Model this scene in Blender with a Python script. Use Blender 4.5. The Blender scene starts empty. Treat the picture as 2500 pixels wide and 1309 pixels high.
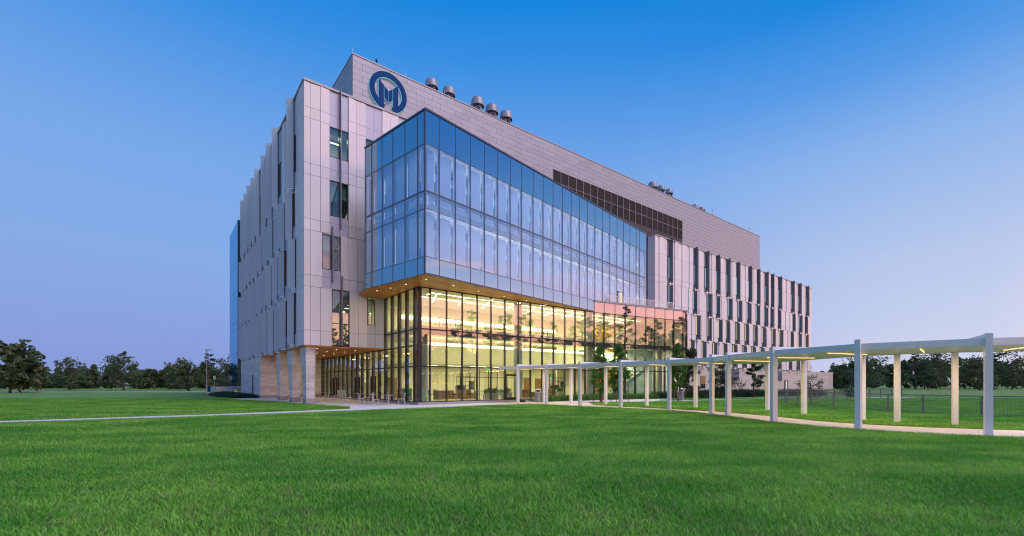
import bpy, bmesh, math, random
import numpy as np
from mathutils import Vector, Matrix, Euler

rnd = random.Random(7)
nrg = np.random.default_rng(11)
S = bpy.context.scene
COL = S.collection
rad = math.radians

# ----------------------------------------------------------------- camera
cam = bpy.data.cameras.new('camera')
cam.sensor_fit = 'HORIZONTAL'; cam.sensor_width = 36.0
cam.lens = 36.0 * 1100 / 2500
cam.shift_y = (936 - 654.5) / 2500
cam.clip_start = 0.05; cam.clip_end = 3000
camo = bpy.data.objects.new('camera', cam); COL.objects.link(camo)
camo.location = (0, 0, 1.65); camo.rotation_euler = (rad(90), 0, 0)
S.camera = camo

# ----------------------------------------------------------------- render settings
S.render.engine = 'CYCLES'
cy = S.cycles
cy.use_denoising = True
cy.max_bounces = 7; cy.diffuse_bounces = 3; cy.glossy_bounces = 4
cy.transmission_bounces = 4; cy.transparent_max_bounces = 20
cy.caustics_reflective = False; cy.caustics_refractive = False
cy.sample_clamp_indirect = 4.0
cy.filter_width = 1.1
S.view_settings.view_transform = 'Standard'
S.view_settings.look = 'None'
S.view_settings.exposure = 0.0
S.view_settings.gamma = 1.0

# ----------------------------------------------------------------- node helpers
def lin(r, g, b):
    f = lambda c: (c / 255 / 12.92) if c / 255 <= .04045 else ((c / 255 + .055) / 1.055) ** 2.4
    return (f(r), f(g), f(b), 1.0)

class NT:
    def __init__(s, tree): s.t = tree; s.n = tree.nodes; s.l = tree.links
    def new(s, typ, **kw):
        n = s.n.new(typ)
        for k, v in kw.items(): setattr(n, k, v)
        return n
    def put(s, sock, v):
        if isinstance(v, bpy.types.NodeSocket): s.l.new(v, sock)
        elif v is not None: sock.default_value = v
    def math(s, op, a, b=None, c=None, clamp=False):
        n = s.new('ShaderNodeMath', operation=op); n.use_clamp = clamp
        s.put(n.inputs[0], a)
        if b is not None: s.put(n.inputs[1], b)
        if c is not None: s.put(n.inputs[2], c)
        return n.outputs[0]
    def vmath(s, op, a, b=None):
        n = s.new('ShaderNodeVectorMath', operation=op)
        s.put(n.inputs[0], a)
        if b is not None: s.put(n.inputs[1], b)
        return n.outputs['Value'] if op in ('DOT_PRODUCT', 'LENGTH') else n.outputs[0]
    def mix(s, f, a, b, blend='MIX'):
        n = s.new('ShaderNodeMix', data_type='RGBA', blend_type=blend)
        s.put(n.inputs[0], f); s.put(n.inputs[6], a); s.put(n.inputs[7], b)
        return n.outputs[2]
    def noise(s, vec, scale, detail=3.0, rough=.55):
        n = s.new('ShaderNodeTexNoise'); s.put(n.inputs['Vector'], vec)
        n.inputs['Scale'].default_value = scale; n.inputs['Detail'].default_value = detail
        n.inputs['Roughness'].default_value = rough
        return n.outputs[0]
    def ramp(s, f, stops, interp='LINEAR'):
        n = s.new('ShaderNodeValToRGB'); s.put(n.inputs[0], f)
        cr = n.color_ramp; cr.interpolation = interp
        while len(cr.elements) > len(stops): cr.elements.remove(cr.elements[-1])
        while len(cr.elements) < len(stops): cr.elements.new(1.0)
        for e, (p, c) in zip(cr.elements, stops):
            e.position = p; e.color = c if len(c) == 4 else (*c, 1)
        return n.outputs[0]
    def maprange(s, v, a, b, c=0., d=1., smooth=True):
        n = s.new('ShaderNodeMapRange'); n.interpolation_type = 'SMOOTHSTEP' if smooth else 'LINEAR'
        s.put(n.inputs[0], v)
        for i, x in zip((1, 2, 3, 4), (a, b, c, d)): n.inputs[i].default_value = x
        return n.outputs[0]

# ----------------------------------------------------------------- dusk sky
SUNDIR = Vector((math.cos(rad(-31)), math.sin(rad(-31)), 0))
W = bpy.data.worlds.new('World'); S.world = W
W.use_nodes = True
w = NT(W.node_tree); w.n.clear()
out = w.new('ShaderNodeOutputWorld'); bg = w.new('ShaderNodeBackground')
w.l.new(bg.outputs[0], out.inputs[0])
tc = w.new('ShaderNodeTexCoord')
D = w.vmath('NORMALIZE', tc.outputs['Generated'])
sep = w.new('ShaderNodeSeparateXYZ'); w.put(sep.inputs[0], D)
zz = w.math('MAXIMUM', sep.outputs[2], 0.0)
hor = w.vmath('NORMALIZE', w.vmath('MULTIPLY', D, (1, 1, 0)))
az = w.vmath('DOT_PRODUCT', hor, tuple(SUNDIR))
base = w.ramp(zz, [(0.0, lin(138, 152, 214)), (0.10, lin(138, 162, 224)), (0.22, lin(136, 172, 232)), (0.38, lin(122, 169, 233)),
                   (0.48, lin(98, 158, 231)), (0.58, lin(56, 143, 227)), (0.66, lin(8, 131, 221)), (0.8, lin(0, 110, 200)), (1.0, lin(0, 96, 185))])
pale = w.ramp(zz, [(0.0, lin(214, 214, 238)), (0.10, lin(200, 210, 238)), (0.21, lin(184, 201, 236)), (0.38, lin(140, 180, 236)),
                   (0.48, lin(84, 154, 231)), (0.57, lin(18, 133, 222)), (0.66, lin(0, 124, 214)), (0.8, lin(0, 108, 200)), (1.0, lin(0, 96, 185))])
sky = w.mix(w.maprange(az, -0.55, 0.30), base, pale)
# afterglow on the horizon where the sun has just gone down
glow = w.ramp(zz, [(0.0, (4.8, 2.1, .75)), (0.06, (4.2, 2.0, 1.0)), (0.12, (3.4, 1.6, 1.25)), (0.18, (2.6, 1.3, 1.4)),
                   (0.25, (1.25, .95, 1.25)), (0.34, (.52, .62, 1.05)), (0.46, (.18, .36, .85)), (0.6, (.01, .22, .70)), (1.0, (0, .12, .48))])
vv = w.new('ShaderNodeMapping'); w.put(vv.inputs[0], D); vv.inputs['Scale'].default_value = (1.2, 1.2, 9.0)
cl = w.maprange(w.noise(vv.outputs[0], 3.2, 5.0, .6), .50, .72)
cl = w.math('MULTIPLY', cl, w.maprange(zz, .04, .12)); cl = w.math('MULTIPLY', cl, w.maprange(zz, .42, .2))
glow2 = w.mix(w.math('MULTIPLY', cl, .55), glow, (3.6, 1.25, .8, 1))
sky = w.mix(w.maprange(az, 0.25, 0.93), sky, glow2)
w.put(bg.inputs[0], sky); bg.inputs[1].default_value = 1.0

sun = bpy.data.lights.new('sun', 'SUN'); sun.energy = 2.45; sun.angle = rad(30); sun.color = (.97, .85, .95)  # sun-type lamp used as added high fill; the sun itself is down
suno = bpy.data.objects.new('sun', sun); COL.objects.link(suno)
sd = Vector((math.cos(rad(-29)), math.sin(rad(-29)), math.tan(rad(54)))).normalized()
suno.rotation_euler = sd.to_track_quat('Z', 'Y').to_euler()

# ----------------------------------------------------------------- materials
MATS = {}
def mat(name):
    m = bpy.data.materials.new(name); m.use_nodes = True
    t = NT(m.node_tree); t.n.clear()
    o = t.new('ShaderNodeOutputMaterial'); MATS[name] = m
    return m, t, o

def pbr(name, col, rough=.6, metal=0., var=.06, nscale=6., nvar=.06, bump=0., bscale=40., spec=.5, stretch=None, col2=None, coords='Object', emis=None):
    m, t, o = mat(name)
    b = t.new('ShaderNodeBsdfPrincipled'); t.l.new(b.outputs[0], o.inputs[0])
    tcn = t.new('ShaderNodeTexCoord')
    if coords == 'World':
        g = t.new('ShaderNodeNewGeometry'); vec = g.outputs['Position']
    else:
        vec = tcn.outputs[coords]
    if stretch:
        mp = t.new('ShaderNodeMapping'); t.put(mp.inputs[0], vec); mp.inputs['Scale'].default_value = stretch; vec = mp.outputs[0]
    oi = t.new('ShaderNodeObjectInfo')
    nz = t.noise(vec, nscale, 4.)
    c = t.mix(t.maprange(nz, .3, .7), tuple(x * (1 - nvar) for x in col) + (1,), tuple((col2 or tuple(min(1, x * (1 + nvar)) for x in col))) + (1,))
    hsv = t.new('ShaderNodeHueSaturation'); t.put(hsv.inputs['Color'], c)
    t.put(hsv.inputs['Value'], t.math('MULTIPLY_ADD', oi.outputs['Random'], 2 * var, 1 - var))
    t.put(b.inputs['Base Color'], hsv.outputs[0])
    b.inputs['Roughness'].default_value = rough; b.inputs['Metallic'].default_value = metal
    b.inputs['Specular IOR Level'].default_value = spec
    if bump:
        bn = t.new('ShaderNodeBump'); bn.inputs['Strength'].default_value = bump; bn.inputs['Distance'].default_value = .02
        t.put(bn.inputs['Height'], t.noise(vec, bscale, 3.)); t.put(b.inputs['Normal'], bn.outputs[0])
    if emis: b.inputs['Emission Color'].default_value = (*emis[0], 1); b.inputs['Emission Strength'].default_value = emis[1]
    return m

def emit(name, col, s):
    m, t, o = mat(name)
    e = t.new('ShaderNodeEmission'); e.inputs[0].default_value = (*col, 1); e.inputs[1].default_value = s
    t.l.new(e.outputs[0], o.inputs[0]); return m

def schlick(t, f0):
    g = t.new('ShaderNodeNewGeometry')
    c = t.math('ABSOLUTE', t.vmath('DOT_PRODUCT', g.outputs['Incoming'], g.outputs['Normal']))
    p = t.math('POWER', t.math('SUBTRACT', 1., c, clamp=True), 5.)
    return t.math('MULTIPLY_ADD', p, 1 - f0, f0)

def wavy(t, amt, scale):
    # faint roller-wave of real toughened glass
    g = t.new('ShaderNodeNewGeometry'); bn = t.new('ShaderNodeBump')
    bn.inputs['Strength'].default_value = amt; bn.inputs['Distance'].default_value = .05
    t.put(bn.inputs['Height'], t.noise(g.outputs['Position'], scale, 1.))
    return bn.outputs[0]

def glass(name, f0, tint, refl=(1, 1, 1), wave=.004):
    m, t, o = mat(name)
    tr = t.new('ShaderNodeBsdfTransparent'); tr.inputs[0].default_value = (*tint, 1)
    gl = t.new('ShaderNodeBsdfGlossy'); gl.inputs['Roughness'].default_value = 0.0; gl.inputs['Color'].default_value = (*refl, 1)
    if wave: t.put(gl.inputs['Normal'], wavy(t, wave, 1.3))
    mx = t.new('ShaderNodeMixShader'); t.put(mx.inputs[0], schlick(t, f0))
    t.l.new(tr.outputs[0], mx.inputs[1]); t.l.new(gl.outputs[0], mx.inputs[2]); t.l.new(mx.outputs[0], o.inputs[0])
    return m

def mirrored(name, f0, col, refl=(1, 1, 1), wave=.004):
    # opaque coated glass: coloured back behind a reflecting face
    m, t, o = mat(name)
    di = t.new('ShaderNodeBsdfDiffuse'); di.inputs[0].default_value = (*col, 1)
    gl = t.new('ShaderNodeBsdfGlossy'); gl.inputs['Roughness'].default_value = 0.0; gl.inputs['Color'].default_value = (*refl, 1)
    if wave: t.put(gl.inputs['Normal'], wavy(t, wave, 1.3))
    mx = t.new('ShaderNodeMixShader'); t.put(mx.inputs[0], schlick(t, f0))
    t.l.new(di.outputs[0], mx.inputs[1]); t.l.new(gl.outputs[0], mx.inputs[2]); t.l.new(mx.outputs[0], o.inputs[0])
    return m

M = {}
M['panel'] = pbr('precast_panel', (.64, .63, .69), .42, var=.055, nscale=60, nvar=.05, bump=.08, bscale=120, coords='World')
M['periwinkle'] = pbr('spandrel_metal', (.41, .43, .56), .45, .1, var=.04, nvar=.03)
M['vane'] = pbr('perforated_metal', (.38, .47, .60), .5, .1, var=.06, nscale=300, nvar=.25, coords='World')
M['fin'] = pbr('fin_metal', (.20, .22, .27), .4, .3, var=.05, nvar=.03)
M['coping'] = pbr('coping_metal', (.34, .33, .37), .55, .2, var=.02, nvar=.03)
M['pent'] = pbr('zinc_grey_panel', (.335, .345, .41), .5, .1, var=.075, nscale=3, nvar=.05)
M['joint'] = pbr('dark_joint', (.05, .05, .055), .8, var=0)
M['dark'] = pbr('dark_interior', (.03, .035, .04), .8, var=0)
M['frame'] = pbr('dark_bronze_aluminium', (.022, .022, .026), .35, .3, var=.03)
M['mullion_grey'] = pbr('bronze_mullion', (.045, .045, .045), .4, .2, var=.03)
M['alu'] = pbr('anodised_frame', (.10, .11, .14), .3, .6, var=.03)
M['bracket'] = pbr('pale_bracket_metal', (.62, .62, .66), .35, .4)
M['white'] = pbr('white_paint', (.74, .74, .75), .32, 0, var=.02, nvar=.02)
M['wood'] = pbr('cedar_soffit', (.62, .205, .024), .45, 0, var=.16, nscale=3, nvar=.22, stretch=(.6, 14, 4))
M['stone'] = pbr('banded_limestone', (.60, .565, .575), .62, 0, var=.13, nscale=2.2, nvar=.22, stretch=(1.2, 1.2, 14), bump=.25, bscale=8, coords='World')
M['stonefar'] = pbr('banded_limestone_wall', (.47, .43, .41), .62, 0, var=.02, nscale=1.4, nvar=.16, stretch=(.25, .25, 5.5), coords='World')
M['granite'] = pbr('granite_plinth', (.30, .29, .30), .6, 0, var=.04, nscale=80, nvar=.25, coords='World')
M['concrete'] = pbr('smooth_concrete', (.36, .36, .34), .6, 0, var=.03, nscale=2, nvar=.1, coords='World', bump=.1)
M['pave'] = pbr('broom_finished_concrete', (.60, .57, .57), .75, 0, var=.03, nscale=1.2, nvar=.09, coords='World', bump=.15, bscale=60)
M['asphalt'] = pbr('asphalt', (.055, .055, .06), .85, 0, nscale=8, nvar=.15, coords='World')
M['soil'] = pbr('lawn_soil', (.105, .22, .035), .95, 0, var=0, nscale=.35, nvar=.32, coords='World')
M['mulch'] = pbr('bark_mulch', (.05, .032, .024), .95, 0, nscale=30, nvar=.5, coords='World', bump=.6, bscale=60)
M['cream'] = pbr('cream_plaster', (.72, .70, .50), .7, 0, var=.02, nvar=.02)
M['ceil'] = pbr('ceiling_board', (.72, .69, .58), .8, 0, var=.02, nvar=.02)
M['floorin'] = pbr('terrazzo_floor', (.50, .47, .40), .25, 0, nscale=90, nvar=.1, coords='World')
M['roomgrey'] = pbr('darkened_room_wall', (.03, .045, .075), .8, 0)
M['door'] = pbr('oak_door', (.24, .115, .045), .5, 0, nscale=3, nvar=.15, stretch=(8, 8, 1))
M['leather'] = pbr('brown_leather', (.20, .075, .03), .5, 0)
M['teal'] = pbr('teal_upholstery', (.03, .16, .19), .7, 0)
M['tableoak'] = pbr('pale_oak_top', (.42, .28, .14), .45, 0)
M['blackmetal'] = pbr('black_metal', (.02, .02, .022), .45, .3)
M['silver'] = pbr('silver_powder_coat', (.50, .52, .56), .35, .6, var=.03)
M['tabletop'] = pbr('slatted_table_top', (.40, .34, .28), .5, 0)
M['stringer'] = pbr('grey_blue_steel', (.30, .40, .46), .45, .05)
M['beamdark'] = pbr('dark_green_beam', (.045, .065, .07), .5, 0)
M['gold'] = pbr('gold_perforated_screen', (.50, .33, .10), .4, .3, nscale=5, nvar=.35)
def blindmat():
    m, t, o = mat('white_roller_blind')
    d = t.new('ShaderNodeBsdfDiffuse'); d.inputs[0].default_value = (.80, .80, .84, 1)
    l = t.new('ShaderNodeBsdfTranslucent'); l.inputs[0].default_value = (.70, .76, .90, 1)
    mx = t.new('ShaderNodeMixShader'); mx.inputs[0].default_value = .55
    t.l.new(d.outputs[0], mx.inputs[1]); t.l.new(l.outputs[0], mx.inputs[2]); t.l.new(mx.outputs[0], o.inputs[0]); return m
M['blind'] = blindmat()
M['tealblind'] = pbr('grey_green_blind', (.22, .33, .34), .9, 0, var=.05, nvar=.02)
M['planter'] = pbr('grey_planter', (.30, .29, .26), .6, 0)
M['green'] = pbr('houseplant_leaf', (.08, .20, .03), .5, 0)
M['red'] = pbr('red_enamel', (.5, .02, .02), .4, 0)
M['navy'] = pbr('navy_enamel', (.004, .045, .185), .7, 0, var=.02, spec=.1)
M['cyan'] = pbr('cyan_stripe', (.05, .50, .62), .4, 0)
M['signgrey'] = pbr('sign_grey', (.30, .34, .38), .4, .2)
M['signwhite'] = pbr('sign_white', (.86, .86, .86), .5, 0, var=.01, nvar=.01)
M['lampgrey'] = pbr('galvanised_pole', (.30, .31, .33), .4, .4)
M['fencemetal'] = pbr('blue_grey_galvanised', (.16, .20, .25), .4, .5)
M['stake'] = pbr('round_wood_stake', (.19, .12, .085), .8, 0, var=.2)
M['bark'] = pbr('tree_bark', (.10, .075, .055), .9, 0, nscale=6, nvar=.3, bump=.5, bscale=20)
M['pinebark'] = pbr('pine_bark', (.10, .05, .038), .9, 0, nscale=6, nvar=.3, bump=.5, bscale=20)
M['fan'] = pbr('galvanised_fan_housing', (.25, .26, .30), .5, .2, var=.05, nscale=2, nvar=.08)
M['louver'] = pbr('louver_grey', (.10, .10, .12), .5, .3, var=.06)
M['pentframe'] = pbr('louver_frame', (.34, .33, .36), .4, .4)
M['glass_lobby'] = glass('lobby_glass', .105, (.93, .97, .90))
M['glass_box'] = glass('blue_coated_glass', .25, (.86, .92, 1.0), (.60, .84, 1.0))
M['glass_win'] = glass('window_glass', .13, (.72, .86, .86))
M['glass_rail'] = glass('clear_guard_glass', .045, (.86, .95, .94), wave=0)
M['spandrel'] = mirrored('blue_spandrel_glass', .42, (.004, .06, .17), (.48, .84, 1.0))
M['spandrel_lobby'] = mirrored('grey_spandrel_glass', .27, (.10, .085, .095))
M['dark_glass'] = mirrored('dark_green_glass', .09, (.012, .035, .045))
M['podium_glass'] = mirrored('podium_dark_glass', .025, (.012, .02, .03))
M['fin_glass'] = mirrored('fin_wing_window', .16, (.03, .07, .09))
M['end_glass'] = mirrored('deep_blue_end_glass', .30, (.006, .05, .13), (.42, .78, 1.0))
M['bright_glass'] = mirrored('sky_glass', .50, (.05, .12, .22))
M['strip'] = emit('warm_strip_light', (1., .90, .58), 4.0)
M['downlight'] = emit('downlight_lens', (1., .82, .48), 3.5)
M['canopy_led'] = emit('amber_canopy_light', (1., .62, .24), 1.5)
M['halo'] = emit('cyan_backlight', (.22, .75, 1.0), .8)
M['litslot'] = emit('lit_window_slot', (1., .86, .52), .95)
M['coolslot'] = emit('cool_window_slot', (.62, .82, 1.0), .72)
M['edge_glow'] = emit('painted_edge_leak', (1., .93, .74), 1.0)
M['exit'] = emit('green_exit_sign', (.05, 1., .15), 1.6)
M['bulb'] = emit('pendant_bulb', (1., .86, .55), 5.0)

def leafmat(name, c1, c2, c3, rough=.55, trans=.25):
    m, t, o = mat(name)
    b = t.new('ShaderNodeBsdfPrincipled'); b.inputs['Roughness'].default_value = rough; b.inputs['Specular IOR Level'].default_value = .3
    g = t.new('ShaderNodeNewGeometry')
    n = t.noise(g.outputs['Position'], 1.6, 2.)
    c = t.mix(t.maprange(n, .35, .65), (*c1, 1), (*c2, 1))
    c = t.mix(t.math('MULTIPLY', g.outputs['Random Per Island'], .75), c, (*c3, 1))
    t.put(b.inputs['Base Color'], c)
    tl = t.new('ShaderNodeBsdfTranslucent'); t.put(tl.inputs[0], c)
    mx = t.new('ShaderNodeMixShader'); mx.inputs[0].default_value = trans
    t.l.new(b.outputs[0], mx.inputs[1]); t.l.new(tl.outputs[0], mx.inputs[2]); t.l.new(mx.outputs[0], o.inputs[0])
    return m
M['leaf'] = leafmat('maple_leaf', (.055, .16, .032), (.085, .22, .04), (.13, .28, .05))
M['magnolia'] = leafmat('magnolia_leaf', (.025, .07, .024), (.04, .08, .028), (.11, .075, .04))
M['needle'] = leafmat('pine_needle', (.025, .06, .025), (.04, .085, .028), (.06, .09, .03))
M['oak'] = leafmat('oak_leaf', (.05, .10, .04), (.08, .13, .05), (.14, .15, .075))
M['brightleaf'] = leafmat('young_leaf', (.05, .12, .02), (.09, .15, .03), (.13, .16, .04))
M['shrub'] = leafmat('liriope_blade', (.02, .055, .03), (.03, .075, .035), (.045, .10, .04))
M['flower'] = leafmat('pink_flower', (.35, .03, .08), (.4, .05, .12), (.3, .03, .06))

def grassmat():
    m, t, o = mat('lawn_grass')
    b = t.new('ShaderNodeBsdfPrincipled'); b.inputs['Roughness'].default_value = .6; b.inputs['Specular IOR Level'].default_value = .08
    g = t.new('ShaderNodeNewGeometry')
    mp = t.new('ShaderNodeMapping'); t.put(mp.inputs[0], g.outputs['Position']); mp.inputs['Scale'].default_value = (.6, 1.0, 0)
    n1 = t.noise(mp.outputs[0], .55, 4., .6)
    c = t.mix(t.maprange(n1, .36, .66), (.105, .38, .04, 1), (.28, .57, .085, 1))
    n2 = t.noise(g.outputs['Position'], 2.6, 2.)
    c = t.mix(t.math('MULTIPLY', t.maprange(n2, .52, .75), .4), c, (.32, .36, .14, 1))
    r = g.outputs['Random Per Island']
    c = t.mix(t.math('MULTIPLY', t.maprange(r, .84, .95), .6), c, (.42, .33, .22, 1))
    hsv = t.new('ShaderNodeHueSaturation'); t.put(hsv.inputs['Color'], c)
    t.put(hsv.inputs['Value'], t.math('MULTIPLY_ADD', t.math('FRACT', t.math('MULTIPLY', r, 17.3)), .75, .62))
    t.put(b.inputs['Base Color'], hsv.outputs[0])
    tl = t.new('ShaderNodeBsdfTranslucent'); t.put(tl.inputs[0], hsv.outputs[0])
    mx = t.new('ShaderNodeMixShader'); mx.inputs[0].default_value = .45
    t.l.new(b.outputs[0], mx.inputs[1]); t.l.new(tl.outputs[0], mx.inputs[2]); t.l.new(mx.outputs[0], o.inputs[0])
    return m
M['grass'] = grassmat()
M['artwork'] = None
def artmat():
    m, t, o = mat('abstract_patchwork_print')
    b = t.new('ShaderNodeBsdfPrincipled'); t.l.new(b.outputs[0], o.inputs[0])
    tcn = t.new('ShaderNodeTexCoord'); v = t.new('ShaderNodeTexVoronoi'); v.distance = 'CHEBYCHEV'
    t.put(v.inputs['Vector'], tcn.outputs['Object']); v.inputs['Scale'].default_value = 6
    h = t.new('ShaderNodeHueSaturation'); h.inputs['Saturation'].default_value = 1.6; t.put(h.inputs['Color'], v.outputs['Color'])
    t.put(b.inputs['Base Color'], h.outputs[0]); return m
M['artwork'] = artmat()

# ----------------------------------------------------------------- object helpers
def link(o, parent=None):
    COL.objects.link(o)
    if parent is not None: o.parent = parent
    return o
def tag(o, label=None, cat=None, group=None, kind=None):
    if label: o['label'] = label
    if cat: o['category'] = cat
    if group: o['group'] = group
    if kind: o['kind'] = kind
    return o
def empty(name, loc=(0, 0, 0), rz=0.):
    o = bpy.data.objects.new(name, None); o.location = loc; o.rotation_euler = (0, 0, rz); o.empty_display_size = .2
    return link(o)

_cubes = {}
CV = [(-.5, -.5, -.5), (.5, -.5, -.5), (.5, .5, -.5), (-.5, .5, -.5), (-.5, -.5, .5), (.5, -.5, .5), (.5, .5, .5), (-.5, .5, .5)]
CF = [(0, 3, 2, 1), (4, 5, 6, 7), (0, 1, 5, 4), (1, 2, 6, 5), (2, 3, 7, 6), (3, 0, 4, 7)]
def cube_mesh(m):
    if m.name not in _cubes:
        me = bpy.data.meshes.new(m.name + '_block'); me.from_pydata(CV, [], CF); me.materials.append(m); _cubes[m.name] = me
    return _cubes[m.name]
def box(name, x0, x1, y0, y1, z0, z1, m, parent=None, rz=0., rot=None):
    o = bpy.data.objects.new(name, cube_mesh(M[m] if isinstance(m, str) else m))
    o.location = ((x0 + x1) / 2, (y0 + y1) / 2, (z0 + z1) / 2)
    o.scale = (max(abs(x1 - x0), 1e-4), max(abs(y1 - y0), 1e-4), max(abs(z1 - z0), 1e-4))
    if rot is not None: o.rotation_euler = rot
    elif rz: o.rotation_euler = (0, 0, rz)
    return link(o, parent)

class MB:
    """collects geometry for one mesh"""
    def __init__(s): s.v = []; s.f = []
    def box(s, x0, x1, y0, y1, z0, z1, mtx=None):
        k = len(s.v)
        for a, b, c in CV:
            p = Vector(((x0 + x1) / 2 + a * (x1 - x0), (y0 + y1) / 2 + b * (y1 - y0), (z0 + z1) / 2 + c * (z1 - z0)))
            s.v.append(tuple(mtx @ p) if mtx else tuple(p))
        s.f += [tuple(i + k for i in f) for f in CF]; return s
    def bar(s, a, b, wd, ht=None):
        a, b = Vector(a), Vector(b); d = b - a; L = d.length
        if L < 1e-6: return s
        q = d.to_track_quat('X', 'Z').to_matrix().to_4x4(); mt = Matrix.Translation(a) @ q
        ht = ht or wd
        return s.box(0, L, -wd / 2, wd / 2, -ht / 2, ht / 2, mt)
    def tube(s, pts, rs, n=8, cap=True):
        k0 = len(s.v); pts = [Vector(p) for p in pts]
        for i, p in enumerate(pts):
            d = (pts[min(i + 1, len(pts) - 1)] - pts[max(i - 1, 0)]).normalized()
            up = Vector((0, 0, 1)) if abs(d.z) < .95 else Vector((1, 0, 0))
            a = d.cross(up).normalized(); b = d.cross(a)
            for j in range(n):
                t = 2 * math.pi * j / n
                s.v.append(tuple(p + (a * math.cos(t) + b * math.sin(t)) * rs[i]))
        for i in range(len(pts) - 1):
            for j in range(n):
                s.f.append((k0 + i * n + j, k0 + i * n + (j + 1) % n, k0 + (i + 1) * n + (j + 1) % n, k0 + (i + 1) * n + j))
        if cap:
            s.f.append(tuple(k0 + j for j in range(n))[::-1]); e = k0 + (len(pts) - 1) * n
            s.f.append(tuple(e + j for j in range(n)))
        return s
    def lathe(s, prof, n=20, c=(0, 0)):
        k0 = len(s.v)
        for r_, z in prof:
            for j in range(n):
                t = 2 * math.pi * j / n; s.v.append((c[0] + r_ * math.cos(t), c[1] + r_ * math.sin(t), z))
        for i in range(len(prof) - 1):
            for j in range(n):
                s.f.append((k0 + i * n + j, k0 + i * n + (j + 1) % n, k0 + (i + 1) * n + (j + 1) % n, k0 + (i + 1) * n + j))
        return s
    def prism(s, poly, z0, z1):
        k = len(s.v); n = len(poly)
        s.v += [(x, y, z0) for x, y in poly] + [(x, y, z1) for x, y in poly]
        s.f.append(tuple(range(k, k + n))[::-1]); s.f.append(tuple(range(k + n, k + 2 * n)))
        for i in range(n):
            j = (i + 1) % n; s.f.append((k + i, k + j, k + n + j, k + n + i))
        return s
    def build(s, name, m, parent=None, smooth=False, bevel=0.):
        me = bpy.data.meshes.new(name); me.from_pydata(s.v, [], s.f); me.update()
        mm = m if isinstance(m, (list, tuple)) else [m]
        for q in mm: me.materials.append(M[q] if isinstance(q, str) else q)
        bm = bmesh.new(); bm.from_mesh(me); bmesh.ops.recalc_face_normals(bm, faces=bm.faces)
        if bevel: bmesh.ops.bevel(bm, geom=bm.edges[:], offset=bevel, segments=2, affect='EDGES', profile=.6)
        bm.to_mesh(me); bm.free()
        if smooth:
            for p in me.polygons: p.use_smooth = True
            try: me.set_sharp_from_angle(angle=rad(40))
            except Exception: pass
        return link(bpy.data.objects.new(name, me), parent)

def copy_tree(o, parent=None, loc=None, rz=None):
    c = o.copy(); COL.objects.link(c); c.parent = parent
    if loc is not None: c.location = loc
    if rz is not None: c.rotation_euler = (0, 0, rz)
    for ch in list(o.children): copy_tree(ch, c)
    return c

def fast_mesh(name, V, F, m, nper, parent=None):
    """V (n,3) float, F (k,nper) int -> mesh object"""
    me = bpy.data.meshes.new(name)
    me.vertices.add(len(V)); me.vertices.foreach_set('co', np.asarray(V, np.float32).ravel())
    k = len(F); me.loops.add(k * nper); me.loops.foreach_set('vertex_index', np.asarray(F, np.int32).ravel())
    me.polygons.add(k); me.polygons.foreach_set('loop_start', np.arange(0, k * nper, nper, dtype=np.int32))
    me.polygons.foreach_set('loop_total', np.full(k, nper, np.int32))
    me.update(calc_edges=True); me.validate()
    me.materials.append(M[m] if isinstance(m, str) else m)
    return link(bpy.data.objects.new(name, me), parent)

def area(name, loc, sx, sy, power, col=(1, .90, .56), rot=(0, 0, 0), parent=None):
    l = bpy.data.lights.new(name, 'AREA'); l.shape = 'RECTANGLE'; l.size = sx; l.size_y = sy; l.energy = power; l.color = col
    o = bpy.data.objects.new(name, l); o.location = loc; o.rotation_euler = rot
    return link(o, parent)

# ----------------------------------------------------------------- world frames
C0 = Vector((-16.1636, 35.0, 0))
TH = rad(90 - 51.9)
r2 = Vector((math.cos(TH), math.sin(TH), 0)); l2 = Vector((-math.sin(TH), math.cos(TH), 0))
def P(u, v, z=0.): return C0 + r2 * u + l2 * v + Vector((0, 0, z))

# ================================================================= GROUND
def sheet(name, poly, z, m, kind='structure', thick=0.):
    mb = MB()
    if thick: mb.prism(poly, z - thick, z)
    else:
        mb.v = [(x, y, z) for x, y in poly]; mb.f = [tuple(range(len(poly)))]
    o = mb.build(name, m); o['kind'] = kind
    return o
sheet('ground', [(-900, -900), (900, -900), (900, 900), (-900, 900)], 0.0, 'soil')
sheet('terrace_pavement', [(-50, -14), (12, -14), (12, 8), (46, 4), (46, 64), (-22, 64), (-31, 46), (-20, 30), (-50, 4)], .012, 'pave')
LF = [(-60, -22), (-50, -1.2), (-15.4, 21.5), (-10.2, 25.4), (-6.9, 28.2), (-3.35, 31.0), (-.6, 33.7), (1.3, 34.6), (3.0, 33.3), (4.8, 31.3), (7.0, 29.0), (8.9, 26.8),
      (10.1, 24.8), (10.5, 22.0), (10.75, 19), (11.4, 16.6), (12.6, 14.9), (14.9, 13.3), (19, 12.0), (40, 8), (40, -22)]
LB = [(6.2, 34.6), (6.9, 32.6), (8.8, 30.2), (11, 27.6), (12.2, 25.2), (12.9, 22.2), (13.3, 19.6), (14.0, 18.0), (15.4, 16.7), (18, 15.5), (24, 14.2), (45, 11), (60, 11), (60, 48), (40, 50.6), (32, 48.2),
      (24.5, 45.4), (15, 40.6), (8, 37.5), (6.3, 36.2)]
LL = [(-10.4, 28.9), (-11.0, 30.6), (-12.9, 32.6), (-16.2, 35.2), (-20.6, 39.4), (-24.6, 42.5), (-28.6, 45.6), (-32, 52), (-41, 68), (-60, 68), (-110, 60), (-110, -30), (-50, .9), (-16.3, 23.5)]
LR = [(14.0, 42.9), (24.5, 47.2), (40, 52.8), (60, 56), (60, 66), (40, 62), (30, 56.5), (22.5, 51.2), (17, 46.8)]
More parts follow.
